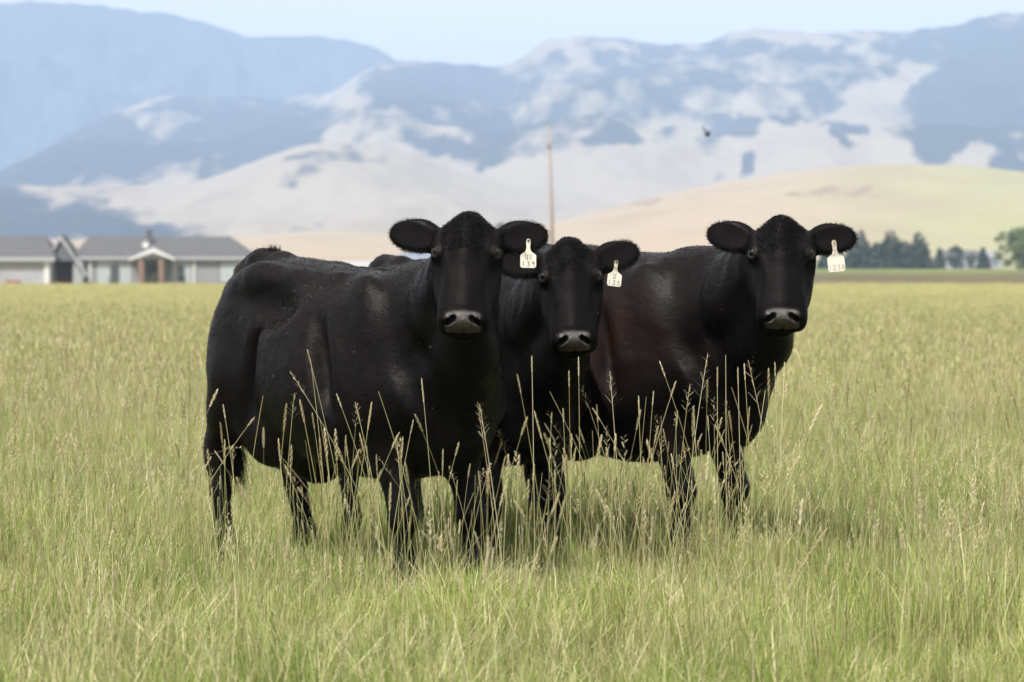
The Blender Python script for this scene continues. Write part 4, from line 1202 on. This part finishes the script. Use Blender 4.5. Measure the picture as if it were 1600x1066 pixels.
def broadleaf(name, q, ytop, wpx, D, label, seed, mat=None, n=9000, zoff=0, cat='tree', group=None, low=.28):
    s = F_PX / D; z0 = float(land_z(0, D)); rg = np.random.default_rng(seed)
    root = empty(name, ((q - 800) / s, D, z0 - .1))
    h = (HORIZON - ytop) / s + CAM_Z - z0; wd = wpx / s / 2
    tb = MB().tube([(0, 0, 0), (.1, 0, h * .3), (.0, .1, h * .6)], [h * .03, h * .022, h * .01], 8)
    for k in range(5):
        a = k * 1.3; tb.tube([(.1, 0, h * (.28 + .04 * k)), (wd * .5 * math.cos(a), wd * .5 * math.sin(a), h * (.5 + .07 * k))], [h * .014, h * .004], 6)
    tb.build('trunk', M_BARK, root, smooth=True)
    C, Rr = [], []
    for i in range(60):
        a = rg.random() * 6.28; t_ = rg.random()
        rr = wd * .82 * math.sqrt(rg.random()) * math.sqrt(max(.05, 1 - (2 * t_ - 1)**2 * .8))
        C.append((rr * math.cos(a), rr * math.sin(a), h * (low + (.93 - low) * t_))); Rr.append(h * (.07 + .07 * rg.random()))
    V, Q = leaf_cloud(rg, np.array(C), np.array(Rr), n, h * .022)
    mesh_np('crown', V, quads=Q, mat=mat or M_LEAF, parent=root, smooth=False)
    tag(root, label, cat, group)
broadleaf('broadleaf_tree', 1596, 354, 118, 700, 'rounded green broadleaf tree at the right edge of the field', 11, low=.12)
broadleaf('broadleaf_tree', 1492, 384, 34, 840, 'small dark bushy tree over the pale house', 12, M_CON, 4000, low=.1)
broadleaf('broadleaf_tree', 1518, 396, 22, 800, 'low dark bush beside the pale house', 13, M_CON, 2500, low=.1)
broadleaf('broadleaf_tree', 1462, 399, 40, 790, 'low dark shrubby tree at the foot of the conifers', 14, M_CON, 3500, low=.05)
broadleaf('broadleaf_tree', 790, 349, 44, 700, 'blue hazy tree crown seen between the nearest cow and its ear', 15, M_CON, 3500, low=.1)
broadleaf('broadleaf_tree', 1296, 404, 40, 840, 'low shrubby tree beneath the right cow ear tag', 16, M_CON, 2500, low=.05)
for i, (q, yt, wp, lab) in enumerate([(239, 424, 26, 'green shrub beneath the porch between its posts'), (176, 430, 20, 'dark green shrub under the left house windows'),
                                      (272, 433, 16, 'low shrub beneath the window right of the porch'), (140, 436, 16, 'small shrub by the white gable trim')]):
    broadleaf('shrub', q, yt, wp, 343.5, lab, 30 + i, M_SHRUB, 1400, cat='shrub', group='shrubs along the farmhouse', low=.05)
# ================================================================ grass
def grass_material(name, dry):
    m = bpy.data.materials.new(name); t, N, Lk, mix, mth, rng_, geo, noise, attr = node_helpers(m)
    oi = N.new('ShaderNodeObjectInfo')
    h = attr('h'); rnd = attr('rnd'); kind = attr('dry')
    big = rng_(noise(.55, 4), .35, .65); big2 = rng_(noise(.35, 4), .40, .62)
    g1 = mix((.14, .25, .028), (.35, .43, .095), rnd)
    g1 = mix(g1, (.40, .41, .12), mth('MULTIPLY', big, .25))
    g1 = mix(g1, (.055, .12, .020), mth('MULTIPLY', big2, .55))
    g1 = mix((.055, .070, .020), g1, rng_(h, .0, .5))  # shade of the gaps between blades put into the root colour
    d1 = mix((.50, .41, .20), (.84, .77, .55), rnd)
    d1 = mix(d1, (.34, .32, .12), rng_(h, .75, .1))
    kd = mth('ADD', kind, mth('MULTIPLY', mth('SUBTRACT', noise(1.2, 4), .53), 1.15), True)
    c = mix(g1, d1, kd)
    c = mix(c, (.60, .50, .27), attr('far'))
    p = N['Principled BSDF']; Lk.new(c, p.inputs['Base Color']); p.inputs['Roughness'].default_value = .55; p.inputs['Specular IOR Level'].default_value = .3
    tr = N.new('ShaderNodeBsdfTranslucent'); Lk.new(mix(c, (.9, 1, .5), .5, 'MULTIPLY'), tr.inputs[0])
    ms = N.new('ShaderNodeAddShader'); ms2 = N.new('ShaderNodeMixShader'); ms2.inputs[0].default_value = .26
    Lk.new(p.outputs[0], ms2.inputs[1])
    tr2 = N.new('ShaderNodeBsdfTranslucent'); Lk.new(c, tr2.inputs[0])
    Lk.new(tr2.outputs[0], ms2.inputs[2])
    Lk.new(ms2.outputs[0], N['Material Output'].inputs['Surface'])
    return m
M_GRASS = grass_material('meadow_grass', 0)
GV = []
class Blades:
    def __init__(s): s.V, s.T, s.h, s.r, s.d, s.n = [], [], [], [], [], 0
    def add(s, V, T, h, r, d):
        s.V.append(V); s.T.append(T + s.n); s.h.append(h); s.r.append(r); s.d.append(d); s.n += len(V)
    def strip(s, base, L, az, lean, curve, width, dry, rg, seg=4, droop=0.0):
        """n tapered bent blades"""
        n = len(base)
        t_ = np.linspace(0, 1, seg + 1)[None, :, None]
        dirv = np.stack([np.cos(az), np.sin(az), np.zeros(n)], 1)[:, None, :]
        up = np.array([0, 0, 1.0])[None, None, :]
        ang = (lean[:, None, None] + curve[:, None, None] * t_)
        step = (dirv * np.sin(ang) + up * np.cos(ang)) * (L[:, None, None] / seg)
        P = base[:, None, :] + np.cumsum(step, 1) - step[:, :1] * 0 - step * 1.0
        fa = az + rg.uniform(-1.2, 1.2, n) + np.pi / 2
        side = np.stack([np.cos(fa), np.sin(fa), np.zeros(n)], 1)[:, None, :]
        wv = width[:, None, None] * (1 - t_ ** 1.6 * .93)
        V = np.stack([P - side * wv, P + side * wv], 2).reshape(n, -1, 3)
        T = []
        for k in range(seg):
            a = 2 * k; T += [[a, a + 1, a + 3], [a, a + 3, a + 2]]
        T = np.array(T)
        m = (seg + 1) * 2
        T = (np.arange(n) * m)[:, None, None] + T[None]
        rr = np.repeat(rg.random(n), m); hh = np.tile(np.repeat(t_.ravel(), 2), n)
        s.add(V.reshape(-1, 3), T.reshape(-1, 3), hh, rr, np.full(n * m, dry) if np.isscalar(dry) else np.repeat(dry, m))
        return P[:, -1], step[:, -1] / (np.linalg.norm(step[:, -1], axis=1, keepdims=True) + 1e-9)
    def stalk(s, base, L, az, lean, curve, rg, r0=.0009, head='spike', hl=.07, hr=.0035, dry=.8, seg=6):
        """one stem with a seed head"""
        pts = [np.array(base, float)]
        for k in range(seg):
            a = lean + curve * (k + 1) / seg
            pts.append(pts[-1] + np.array([math.cos(az) * math.sin(a), math.sin(az) * math.sin(a), math.cos(a)]) * L / seg)
        pts = np.array(pts); m = 3; rad = np.linspace(r0 * 1.4, r0 * .8, seg + 1)
        ring = np.stack([np.cos(np.arange(m) * 2.09), np.sin(np.arange(m) * 2.09), np.zeros(m)], 1)
        V = (pts[:, None, :] + ring[None] * rad[:, None, None]).reshape(-1, 3)
        T = []
        for k in range(seg):
            for j in range(m):
                a, b = k * m + j, k * m + (j + 1) % m
                T += [[a, b, b + m], [a, b + m, a + m]]
        rr = rg.random()
        s.add(V, np.array(T), np.repeat(np.linspace(.1, .7, seg + 1), m), np.full(len(V), rr), np.full(len(V), dry * (.55 + .35 * rg.random())))
        tip = pts[-1]; td = pts[-1] - pts[-2]; td = td / np.linalg.norm(td)
        d = min(1.0, dry + .2)
        if head == 'spike':        # dense narrow spike, built of many small scales
            ns = max(12, int(hl / .0032)); k = np.arange(ns)
            f = k / ns; prof = np.sin(np.pi * np.clip(f * .92 + .08, 0, 1)) ** .5
            c = tip + td[None] * (hl * f)[:, None] + np.array([math.cos(az), math.sin(az), -.3])[None] * (curve * .12 * hl * f ** 2)[:, None]
            for q in range(3):
                a = k * 2.4 + q * 2.1
                o = np.stack([np.cos(a), np.sin(a), np.zeros(ns)], 1)
                r_ = (hr * prof * (.75 + .5 * rg.random(ns)))[:, None]
                b0 = c; b1 = c + o * r_ + td[None] * .003; b2 = c + o * r_ * .5 + td[None] * .0085; sd = np.cross(o, td[None]) * .0015
                V = np.stack([b0 - sd, b0 + sd, b1 + sd, b2, b1 - sd], 1).reshape(-1, 3)
                T = (np.arange(ns) * 5)[:, None] + np.array([[0, 1, 2], [0, 2, 4], [4, 2, 3]])[:, None, :]
                T = T.reshape(-1, 3)
                s.add(V, T, np.full(len(V), .9), np.repeat(np.clip(rr + .5 * (rg.random(ns) - .3), 0, 1), 5), np.full(len(V), d))
        elif head == 'panicle':    # loose drooping branches with spikelets
            nb = 14
            for k in range(nb):
                f = k / nb; c = tip - td * hl * .2 + td * hl * 1.1 * f
                a = k * 2.4; bl = hl * .34 * (1 - f * .7) * (.6 + .6 * rg.random())
                o = np.array([math.cos(a), math.sin(a), .9]); o /= np.linalg.norm(o)
                for j in range(5):
                    p0 = c + o * bl * (j + 1) / 5; sd = np.cross(o, td); sd = sd / (np.linalg.norm(sd) + 1e-6) * .0016
                    e = p0 + (o + np.array([0, 0, -.4])) * .007
                    V = np.array([p0 - sd, p0 + sd, e]); s.add(V, np.array([[0, 1, 2]]), np.full(3, .9), np.full(3, rr), np.full(3, d))
                sd = np.cross(o, td); sd = sd / (np.linalg.norm(sd) + 1e-6) * .0004
                s.add(np.array([c - sd, c + sd, c + o * bl]), np.array([[0, 1, 2]]), np.full(3, .8), np.full(3, rr), np.full(3, d))
        elif head == 'blunt':
            pass
    def make(s, name, link=False, far=0.0):
        o = mesh_np(name, np.concatenate(s.V), tris=np.concatenate(s.T), mat=M_GRASS, link=link)
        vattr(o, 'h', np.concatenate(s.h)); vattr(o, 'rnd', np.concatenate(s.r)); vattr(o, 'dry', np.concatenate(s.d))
        vattr(o, 'far', np.full(s.n, far))
        return o

def disc(rg, n, r):
    a = rg.random(n) * 2 * np.pi; q = r * np.sqrt(rg.random(n))
    return np.stack([q * np.cos(a), q * np.sin(a), np.zeros(n)], 1)

def near_clump(seed, n=95, rad=.13, hh=.19):
    rg = np.random.default_rng(seed); B = Blades()
    b = disc(rg, n, rad)
    L = hh * rg.uniform(.45, 1.25, n)
    B.strip(b, L, rg.uniform(0, 6.28, n), np.abs(rg.normal(0, .16, n)), np.abs(rg.normal(.35, .35, n)), rg.uniform(.0010, .0038, n), np.where(rg.random(n) < .20, rg.uniform(.5, 1, n), rg.uniform(0, .18, n)), rg)
    # flattened thatch
    m = 9
    B.strip(disc(rg, m, rad) + np.array([0, 0, .07]), rg.uniform(.12, .34, m), rg.uniform(0, 6.28, m), rg.uniform(.5, 1.3, m), rg.uniform(0, .5, m), rg.uniform(.0009, .002, m), rg.uniform(.7, 1, m), rg)
    m = 14
    B.strip(disc(rg, m, rad) + np.array([0, 0, .03]), rg.uniform(.1, .26, m), rg.uniform(0, 6.28, m), rg.uniform(.8, 1.4, m), rg.uniform(0, .4, m), rg.uniform(.0008, .0016, m), rg.uniform(.5, 1, m), rg)
    return B
def tall_clump(seed, n=16, rad=.12):
    rg = np.random.default_rng(seed); B = Blades()
    B.strip(disc(rg, n, rad), rg.uniform(.24, .46, n), rg.uniform(0, 6.28, n), np.abs(rg.normal(0, .12, n)), np.abs(rg.normal(.3, .3, n)), rg.uniform(.0011, .0028, n), np.where(rg.random(n) < .45, rg.uniform(.5, 1, n), rg.uniform(0, .3, n)), rg, seg=5)
    for k in range(3):
        B.stalk(disc(rg, 1, rad)[0], rg.uniform(.28, .50), rg.uniform(0, 6.28), abs(rg.normal(0, .12)), rg.normal(.1, .2), rg, head=['spike', 'panicle', 'spike'][k], hl=rg.uniform(.035, .075), hr=rg.uniform(.0022, .0035), dry=rg.uniform(.35, .9))
    return B
def stalk_clump(seed, k=3):
    rg = np.random.default_rng(seed); B = Blades()
    for j in range(k):
        B.stalk(disc(rg, 1, .10)[0], rg.uniform(.40, .78), rg.uniform(0, 6.28), abs(rg.normal(0, .17)), rg.normal(.08, .22), rg, head=rg.choice(['spike', 'spike', 'panicle', 'blunt']), hl=rg.uniform(.045, .11), hr=rg.uniform(.003, .0062), dry=rg.uniform(.6, 1), r0=rg.uniform(.0007, .0012))
    return B
def patch(seed, size, n, hmul, wmul, dryp, far, nst, smul=1.0):
    rg = np.random.default_rng(seed); B = Blades()
    b = np.concatenate([rg.uniform(-size / 2, size / 2, (n, 2)), np.zeros((n, 1))], 1)
    B.strip(b, rg.uniform(.14, .36, n) * hmul, rg.uniform(0, 6.28, n), np.abs(rg.normal(0, .15, n)), np.abs(rg.normal(.3, .3, n)), rg.uniform(.0012, .0026, n) * wmul, np.where(rg.random(n) < dryp, rg.uniform(.5, 1, n), rg.uniform(0, .25, n)), rg, seg=3)
    # stems whose tops carry the pale seed heads
    b = np.concatenate([rg.uniform(-size / 2, size / 2, (nst, 2)), np.zeros((nst, 1))], 1)
    L = rg.uniform(.32, .62, nst) * smul
    tip, td = B.strip(b, L, rg.uniform(0, 6.28, nst), np.abs(rg.normal(0, .1, nst)), rg.normal(.05, .15, nst), np.full(nst, .0009) * wmul, rg.uniform(.4, .9, nst), rg, seg=3)
    B.strip(tip - np.array([0, 0, .004]), rg.uniform(.04, .09, nst), rg.uniform(0, 6.28, nst), np.abs(rg.normal(0, .15, nst)), np.zeros(nst), rg.uniform(.0022, .0050, nst) * wmul ** .7, rg.uniform(.35, .95, nst), rg, seg=2)
    return B

def scatter(name, label, pts, scale, rot, idx, protos, tilt=.06):
    """one object: the plants stand on its points"""
    me = bpy.data.meshes.new(name); me.vertices.add(len(pts)); me.vertices.foreach_set('co', np.asarray(pts, np.float32).ravel())
    o = bpy.data.objects.new(name, me); COL.objects.link(o)
    for nm, arr, ty in (('psc', scale, 'FLOAT'), ('pix', idx, 'INT')):
        a = me.attributes.new(nm, ty, 'POINT'); a.data.foreach_set('value', np.asarray(arr, np.float32 if ty == 'FLOAT' else np.int32))
    rgl = np.random.default_rng(len(pts))
    rv = np.stack([rgl.normal(0, tilt, len(pts)), rgl.normal(0, tilt, len(pts)), rot], 1).astype(np.float32)
    a = me.attributes.new('prot', 'FLOAT_VECTOR', 'POINT'); a.data.foreach_set('vector', rv.ravel())
    col = bpy.data.collections.new(name + '_plants')
    for p_ in protos: col.objects.link(p_)
    ng = bpy.data.node_groups.new(name + '_scatter', 'GeometryNodeTree')
    ng.interface.new_socket('Geometry', in_out='INPUT', socket_type='NodeSocketGeometry'); ng.interface.new_socket('Geometry', in_out='OUTPUT', socket_type='NodeSocketGeometry')
    n = ng.nodes; l = ng.links
    gi, go = n.new('NodeGroupInput'), n.new('NodeGroupOutput')
    ci = n.new('GeometryNodeCollectionInfo'); ci.inputs['Collection'].default_value = col
    ci.inputs['Separate Children'].default_value = True; ci.inputs['Reset Children'].default_value = True
    ip = n.new('GeometryNodeInstanceOnPoints'); ip.inputs['Pick Instance'].default_value = True
    def na(nm, ty):
        x = n.new('GeometryNodeInputNamedAttribute'); x.data_type = ty; x.inputs['Name'].default_value = nm; return x.outputs['Attribute']
    l.new(gi.outputs[0], ip.inputs['Points']); l.new(ci.outputs[0], ip.inputs['Instance'])
    l.new(na('pix', 'INT'), ip.inputs['Instance Index'])
    e2r = n.new('FunctionNodeEulerToRotation'); l.new(na('prot', 'FLOAT_VECTOR'), e2r.inputs[0]); l.new(e2r.outputs[0], ip.inputs['Rotation'])
    cb = n.new('ShaderNodeCombineXYZ'); sc_ = na('psc', 'FLOAT')
    for k in range(3): l.new(sc_, cb.inputs[k])
    l.new(cb.outputs[0], ip.inputs['Scale'])
    l.new(ip.outputs[0], go.inputs[0])
    md = o.modifiers.new('scatter', 'NODES'); md.node_group = ng
    tag(o, label, 'grass', kind='stuff')
    return o

def field_points(rg, d0, d1, dens, margin):
    """random points in the wedge of pasture in view, wider than the picture"""
    n = int(dens * ((.1429 * 2 * .5) * (d1**2 - d0**2) + 2 * margin * (d1 - d0)))
    y = np.sqrt(rg.uniform(d0**2, d1**2, n * 2)) if margin < .5 * d0 else rg.uniform(d0, d1, n * 2)
    x = rg.uniform(-1, 1, len(y)) * (.1429 * y + margin)
    return np.stack([x, y], 1)[:n]

def cow_clear(P, rad=.055):
    return np.ones(len(P), bool)

rg = np.random.default_rng(99)
protos_a = [near_clump(100 + k, hh=.17 + .05 * (k % 3) / 2).make('grass_plant') for k in range(12)]
protos_b = [tall_clump(200 + k).make('tall_plant') for k in range(12)]
protos_c = [stalk_clump(300 + k).make('seed_plant') for k in range(16)]
# --- near turf 8.5 - 26 m
P = field_points(rg, 8.6, 26, 78, 1.3)
dd = fbm(P, .9, 3, 3)
keep = rg.random(len(P)) < np.clip(np.interp(P[:, 1], [8, 18, 26], [.95, .75, .5]) * (1 + 1.1 * fbm(P, 2.2, 3, 41)), 0, 1)
P = P[keep]; dd = dd[keep]; n = len(P)
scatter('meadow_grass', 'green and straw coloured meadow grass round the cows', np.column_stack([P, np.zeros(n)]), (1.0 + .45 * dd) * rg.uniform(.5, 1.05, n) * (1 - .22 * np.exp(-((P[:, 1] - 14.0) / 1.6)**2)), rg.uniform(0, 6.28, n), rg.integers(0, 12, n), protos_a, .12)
P = field_points(rg, 8.8, 30, 24, 1.3); n = len(P); dd = fbm(P, .7, 3, 8)
scatter('tall_grass', 'taller thin grass with small seed heads', np.column_stack([P, np.zeros(n)]), (1.0 + .75 * dd) * rg.uniform(.5, 1.0, n) * (1 - .2 * np.exp(-((P[:, 1] - 13.8) / 1.3)**2)), rg.uniform(0, 6.28, n), rg.integers(0, 12, n), protos_b)
P = field_points(rg, 9.4, 44, 18, 1.2); P = P[rg.random(len(P)) < .8 * (1 + 1.3 * fbm(P, 1.1, 3, 77))]; n = len(P)
scatter('seed_stalks', 'straw coloured flowering stalks standing over the grass', np.column_stack([P, np.zeros(n)]), rg.uniform(.62, 1.12, n), rg.uniform(0, 6.28, n), rg.integers(0, 16, n), protos_c)
# --- middle distance
pm = [patch(400 + k, 1.0, 420, 1.0, 1.6, .14, .0, 70).make('grass_patch') for k in range(5)]
P = field_points(rg, 25, 70, 1.7, 2.5); n = len(P)
scatter('pasture_grass', 'mixed green and dry pasture grass behind the cows', np.column_stack([P, np.zeros(n)]), rg.uniform(.85, 1.15, n), rg.uniform(0, 6.28, n), rg.integers(0, 5, n), pm)
pf = [patch(500 + k, 3.0, 700, .5, 4.0, .70, .7, 300, .42).make('grass_patch') for k in range(4)]
P = field_points(rg, 66, 352, .17, 5); n = len(P)
scatter('far_grass', 'pale dry grass reaching to the farm buildings', np.column_stack([P, np.zeros(n)]), rg.uniform(.85, 1.15, n), rg.uniform(0, 6.28, n), rg.integers(0, 4, n), pf)

# --- the tall stalks standing up in front of the cows: tip, a lower point of the stem, distance, head
STALKS = [(481,550,520,700,13.3,'s',.06,.0026),(453,580,515,674,13.4,'p',.10,.003),(591,611,637,744,13.4,'b',0,0),(527,619,558,701,13.2,'s',.05,.0028),(556,633,586,755,13.5,'s',.07,.003),
 (659,596,675,755,13.1,'s',.085,.0030),(749,631,773,766,13.3,'p',.13,.004),(469,629,496,755,13.0,'s',.085,.0055),(460,614,448,733,13.6,'p',.09,.0026),(411,618,390,733,13.3,'b',0,0),(349,636,365,739,13.5,'s',.05,.003),
 (488,649,502,740,13.5,'s',.06,.0035),(507,674,520,800,12.6,'s',.10,.0065),(588,714,592,800,13.5,'s',.06,.003),(629,687,622,800,13.5,'s',.08,.004),(645,660,628,740,13.2,'s',.05,.0028),(716,695,690,790,13.0,'s',.05,.0045),
 (692,706,690,800,13.3,'s',.08,.0035),(831,560,834,716,13.3,'s',.06,.003),(809,589,834,716,13.4,'s',.07,.0034),(904,562,906,700,13.6,'s',.07,.0030),(889,583,891,700,13.6,'s',.06,.003),(953,580,964,713,13.6,'p',.12,.004),
 (998,623,1002,740,13.8,'s',.07,.003),(1021,615,1006,807,13.6,'s',.05,.0022),(1032,568,1088,722,13.6,'s',.06,.003),(1055,599,1016,716,13.5,'s',.06,.0034),(1106,552,1088,660,13.4,'p',.16,.004),(1121,578,1121,720,13.7,'s',.075,.003),
 (1134,555,1135,720,13.9,'b',0,0),(1106,653,1112,740,13.6,'s',.06,.0032),(1084,649,1092,760,13.6,'s',.05,.0034),(1153,578,1156,700,13.7,'s',.06,.003),(1169,563,1205,716,13.5,'p',.16,.004),(1163,572,1172,700,13.6,'s',.06,.003),
 (1211,570,1214,700,13.8,'s',.05,.0026),(1226,570,1220,700,13.8,'s',.05,.0026),(1229,604,1224,720,13.8,'s',.05,.0026),(1143,605,1195,761,13.4,'b',0,0),(1078,600,1058,760,13.6,'p',.10,.003),(1171,640,1162,740,13.3,'s',.08,.0035),
 (948,703,958,800,11.6,'s',.05,.0052),(1037,674,1050,740,13.2,'s',.055,.0036),(794,716,788,830,12.2,'s',.12,.0075),(811,716,806,830,12.4,'s',.10,.006),(746,628,764,740,13.3,'p',.13,.0035),(748,740,756,830,13.2,'s',.05,.0028),
 (859,612,900,690,13.6,'b',0,0),(928,641,980,722,13.4,'s',.05,.0026),(893,682,892,770,13.5,'s',.05,.0045),(862,648,858,740,13.6,'s',.04,.003),(880,642,884,740,13.6,'s',.05,.003),(1196,610,1180,720,13.5,'b',0,0),
 (524,676,530,800,12.4,'s',.11,.0075),(435,690,445,800,12.9,'s',.08,.004),(455,700,452,800,12.8,'s',.08,.006),(540,690,556,800,13.3,'s',.06,.003),(610,760,606,860,11.8,'s',.09,.005),(1008,800,1006,900,11.4,'s',.08,.007),
 (1100,730,1068,800,13.0,'s',.11,.004),(1145,690,1128,760,13.4,'p',.10,.003),(1290,830,1240,900,11.3,'s',.10,.006),(1360,780,1380,860,11.6,'s',.10,.006),(205,920,200,1000,10.9,'s',.10,.007),(170,960,172,1030,10.8,'s',.09,.007),
 (485,540+20,500,680,13.8,'b',0,0),(1010,560+60,1000,720,13.8,'b',0,0),(66,602,78,640,17,'s',.09,.0045),(170,512,160,600,19,'s',.08,.004),(300,545,298,640,19,'s',.12,.004),(282,575,276,600,18,'s',.08,.006),(122,690,123,740,14.5,'s',.06,.004),
 (1322,545,1314,620,18,'s',.09,.0035),(1408,610,1404,700,16,'s',.05,.004),(1484,608,1500,650,16,'p',.12,.004),(1578,610,1590,640,15.5,'s',.10,.005),(1487,700,1500,760,14.5,'s',.12,.005),(1520,690,1540,740,14.5,'p',.14,.004),
 (690,780,700,850,13.0,'s',.12,.006),(740,770,715,830,12.6,'b',0,0),(620,690,628,780,13.7,'p',.08,.003),(573,700,577,780,13.6,'s',.05,.003),(500,655,517,760,13.6,'b',0,0),(395,655,345,720,13.5,'s',.04,.006),(375,700,330,705,13.8,'p',.06,.003)]
B = Blades(); rgs = np.random.default_rng(5)
for x1, y1, x2, y2, D, kind_, hl, hr in STALKS:
    tip = np.array(px(x1, y1, D)); q = np.array(px(x2, y2, D + rgs.uniform(-.05, .05)))
    d = (q - tip); d /= np.linalg.norm(d)
    Lz = tip[2]
    # follow the stem's lean, straightening towards the root
    low = tip + d * (tip[2] - .0) / max(.3, -d[2])
    base = np.array((tip[0] + (low[0] - tip[0]) * .72, D + rgs.uniform(-.12, .12), 0.0))
    ctrl = tip + d * Lz * .55
    ts = np.linspace(0, 1, 11)[:, None]
    pts = (1 - ts)**2 * base + 2 * ts * (1 - ts) * ctrl + ts**2 * tip
    stem_end = pts[-1]
    m = 4; rad = np.linspace(.0016, .0008, 11) * (1.25 if hr > .005 else 1)
    ring = np.stack([np.cos(np.arange(m) * np.pi / 2), np.sin(np.arange(m) * np.pi / 2), np.zeros(m)], 1)
    V = (pts[:, None, :] + ring[None] * rad[:, None, None]).reshape(-1, 3); T = []
    for k in range(10):
        for j in range(m):
            a_, b_ = k * m + j, k * m + (j + 1) % m; T += [[a_, b_, b_ + m], [a_, b_ + m, a_ + m]]
    rr = rgs.random(); dry = .9 if rgs.random() < .6 else .6
    B.add(V, np.array(T), np.repeat(np.linspace(.1, .8, 11), m), np.full(len(V), rr), np.full(len(V), dry))
    if hl > 0:
        td = pts[-1] - pts[-2]; td /= np.linalg.norm(td)
        az = math.atan2(td[1], td[0]); lean = math.acos(td[2])
        hb = Blades(); hb.stalk(tip - td * hl * .95, .004, az, lean, .0, rgs, head='spike' if kind_ == 's' else 'panicle', hl=hl, hr=hr, dry=1.0, seg=2)
        for V_, T_, h_, r_, d_ in zip(hb.V, hb.T, hb.h, hb.r, hb.d):
            pass
        B.add(np.concatenate(hb.V), np.concatenate(hb.T), np.concatenate(hb.h), np.clip(np.concatenate(hb.r) * .6 + .4, 0, 1), np.concatenate(hb.d))
o = B.make('flowering_stalks', link=True)
tag(o, 'tall straw coloured grass stalks with seed heads in front of the cows', 'grass', kind='stuff')
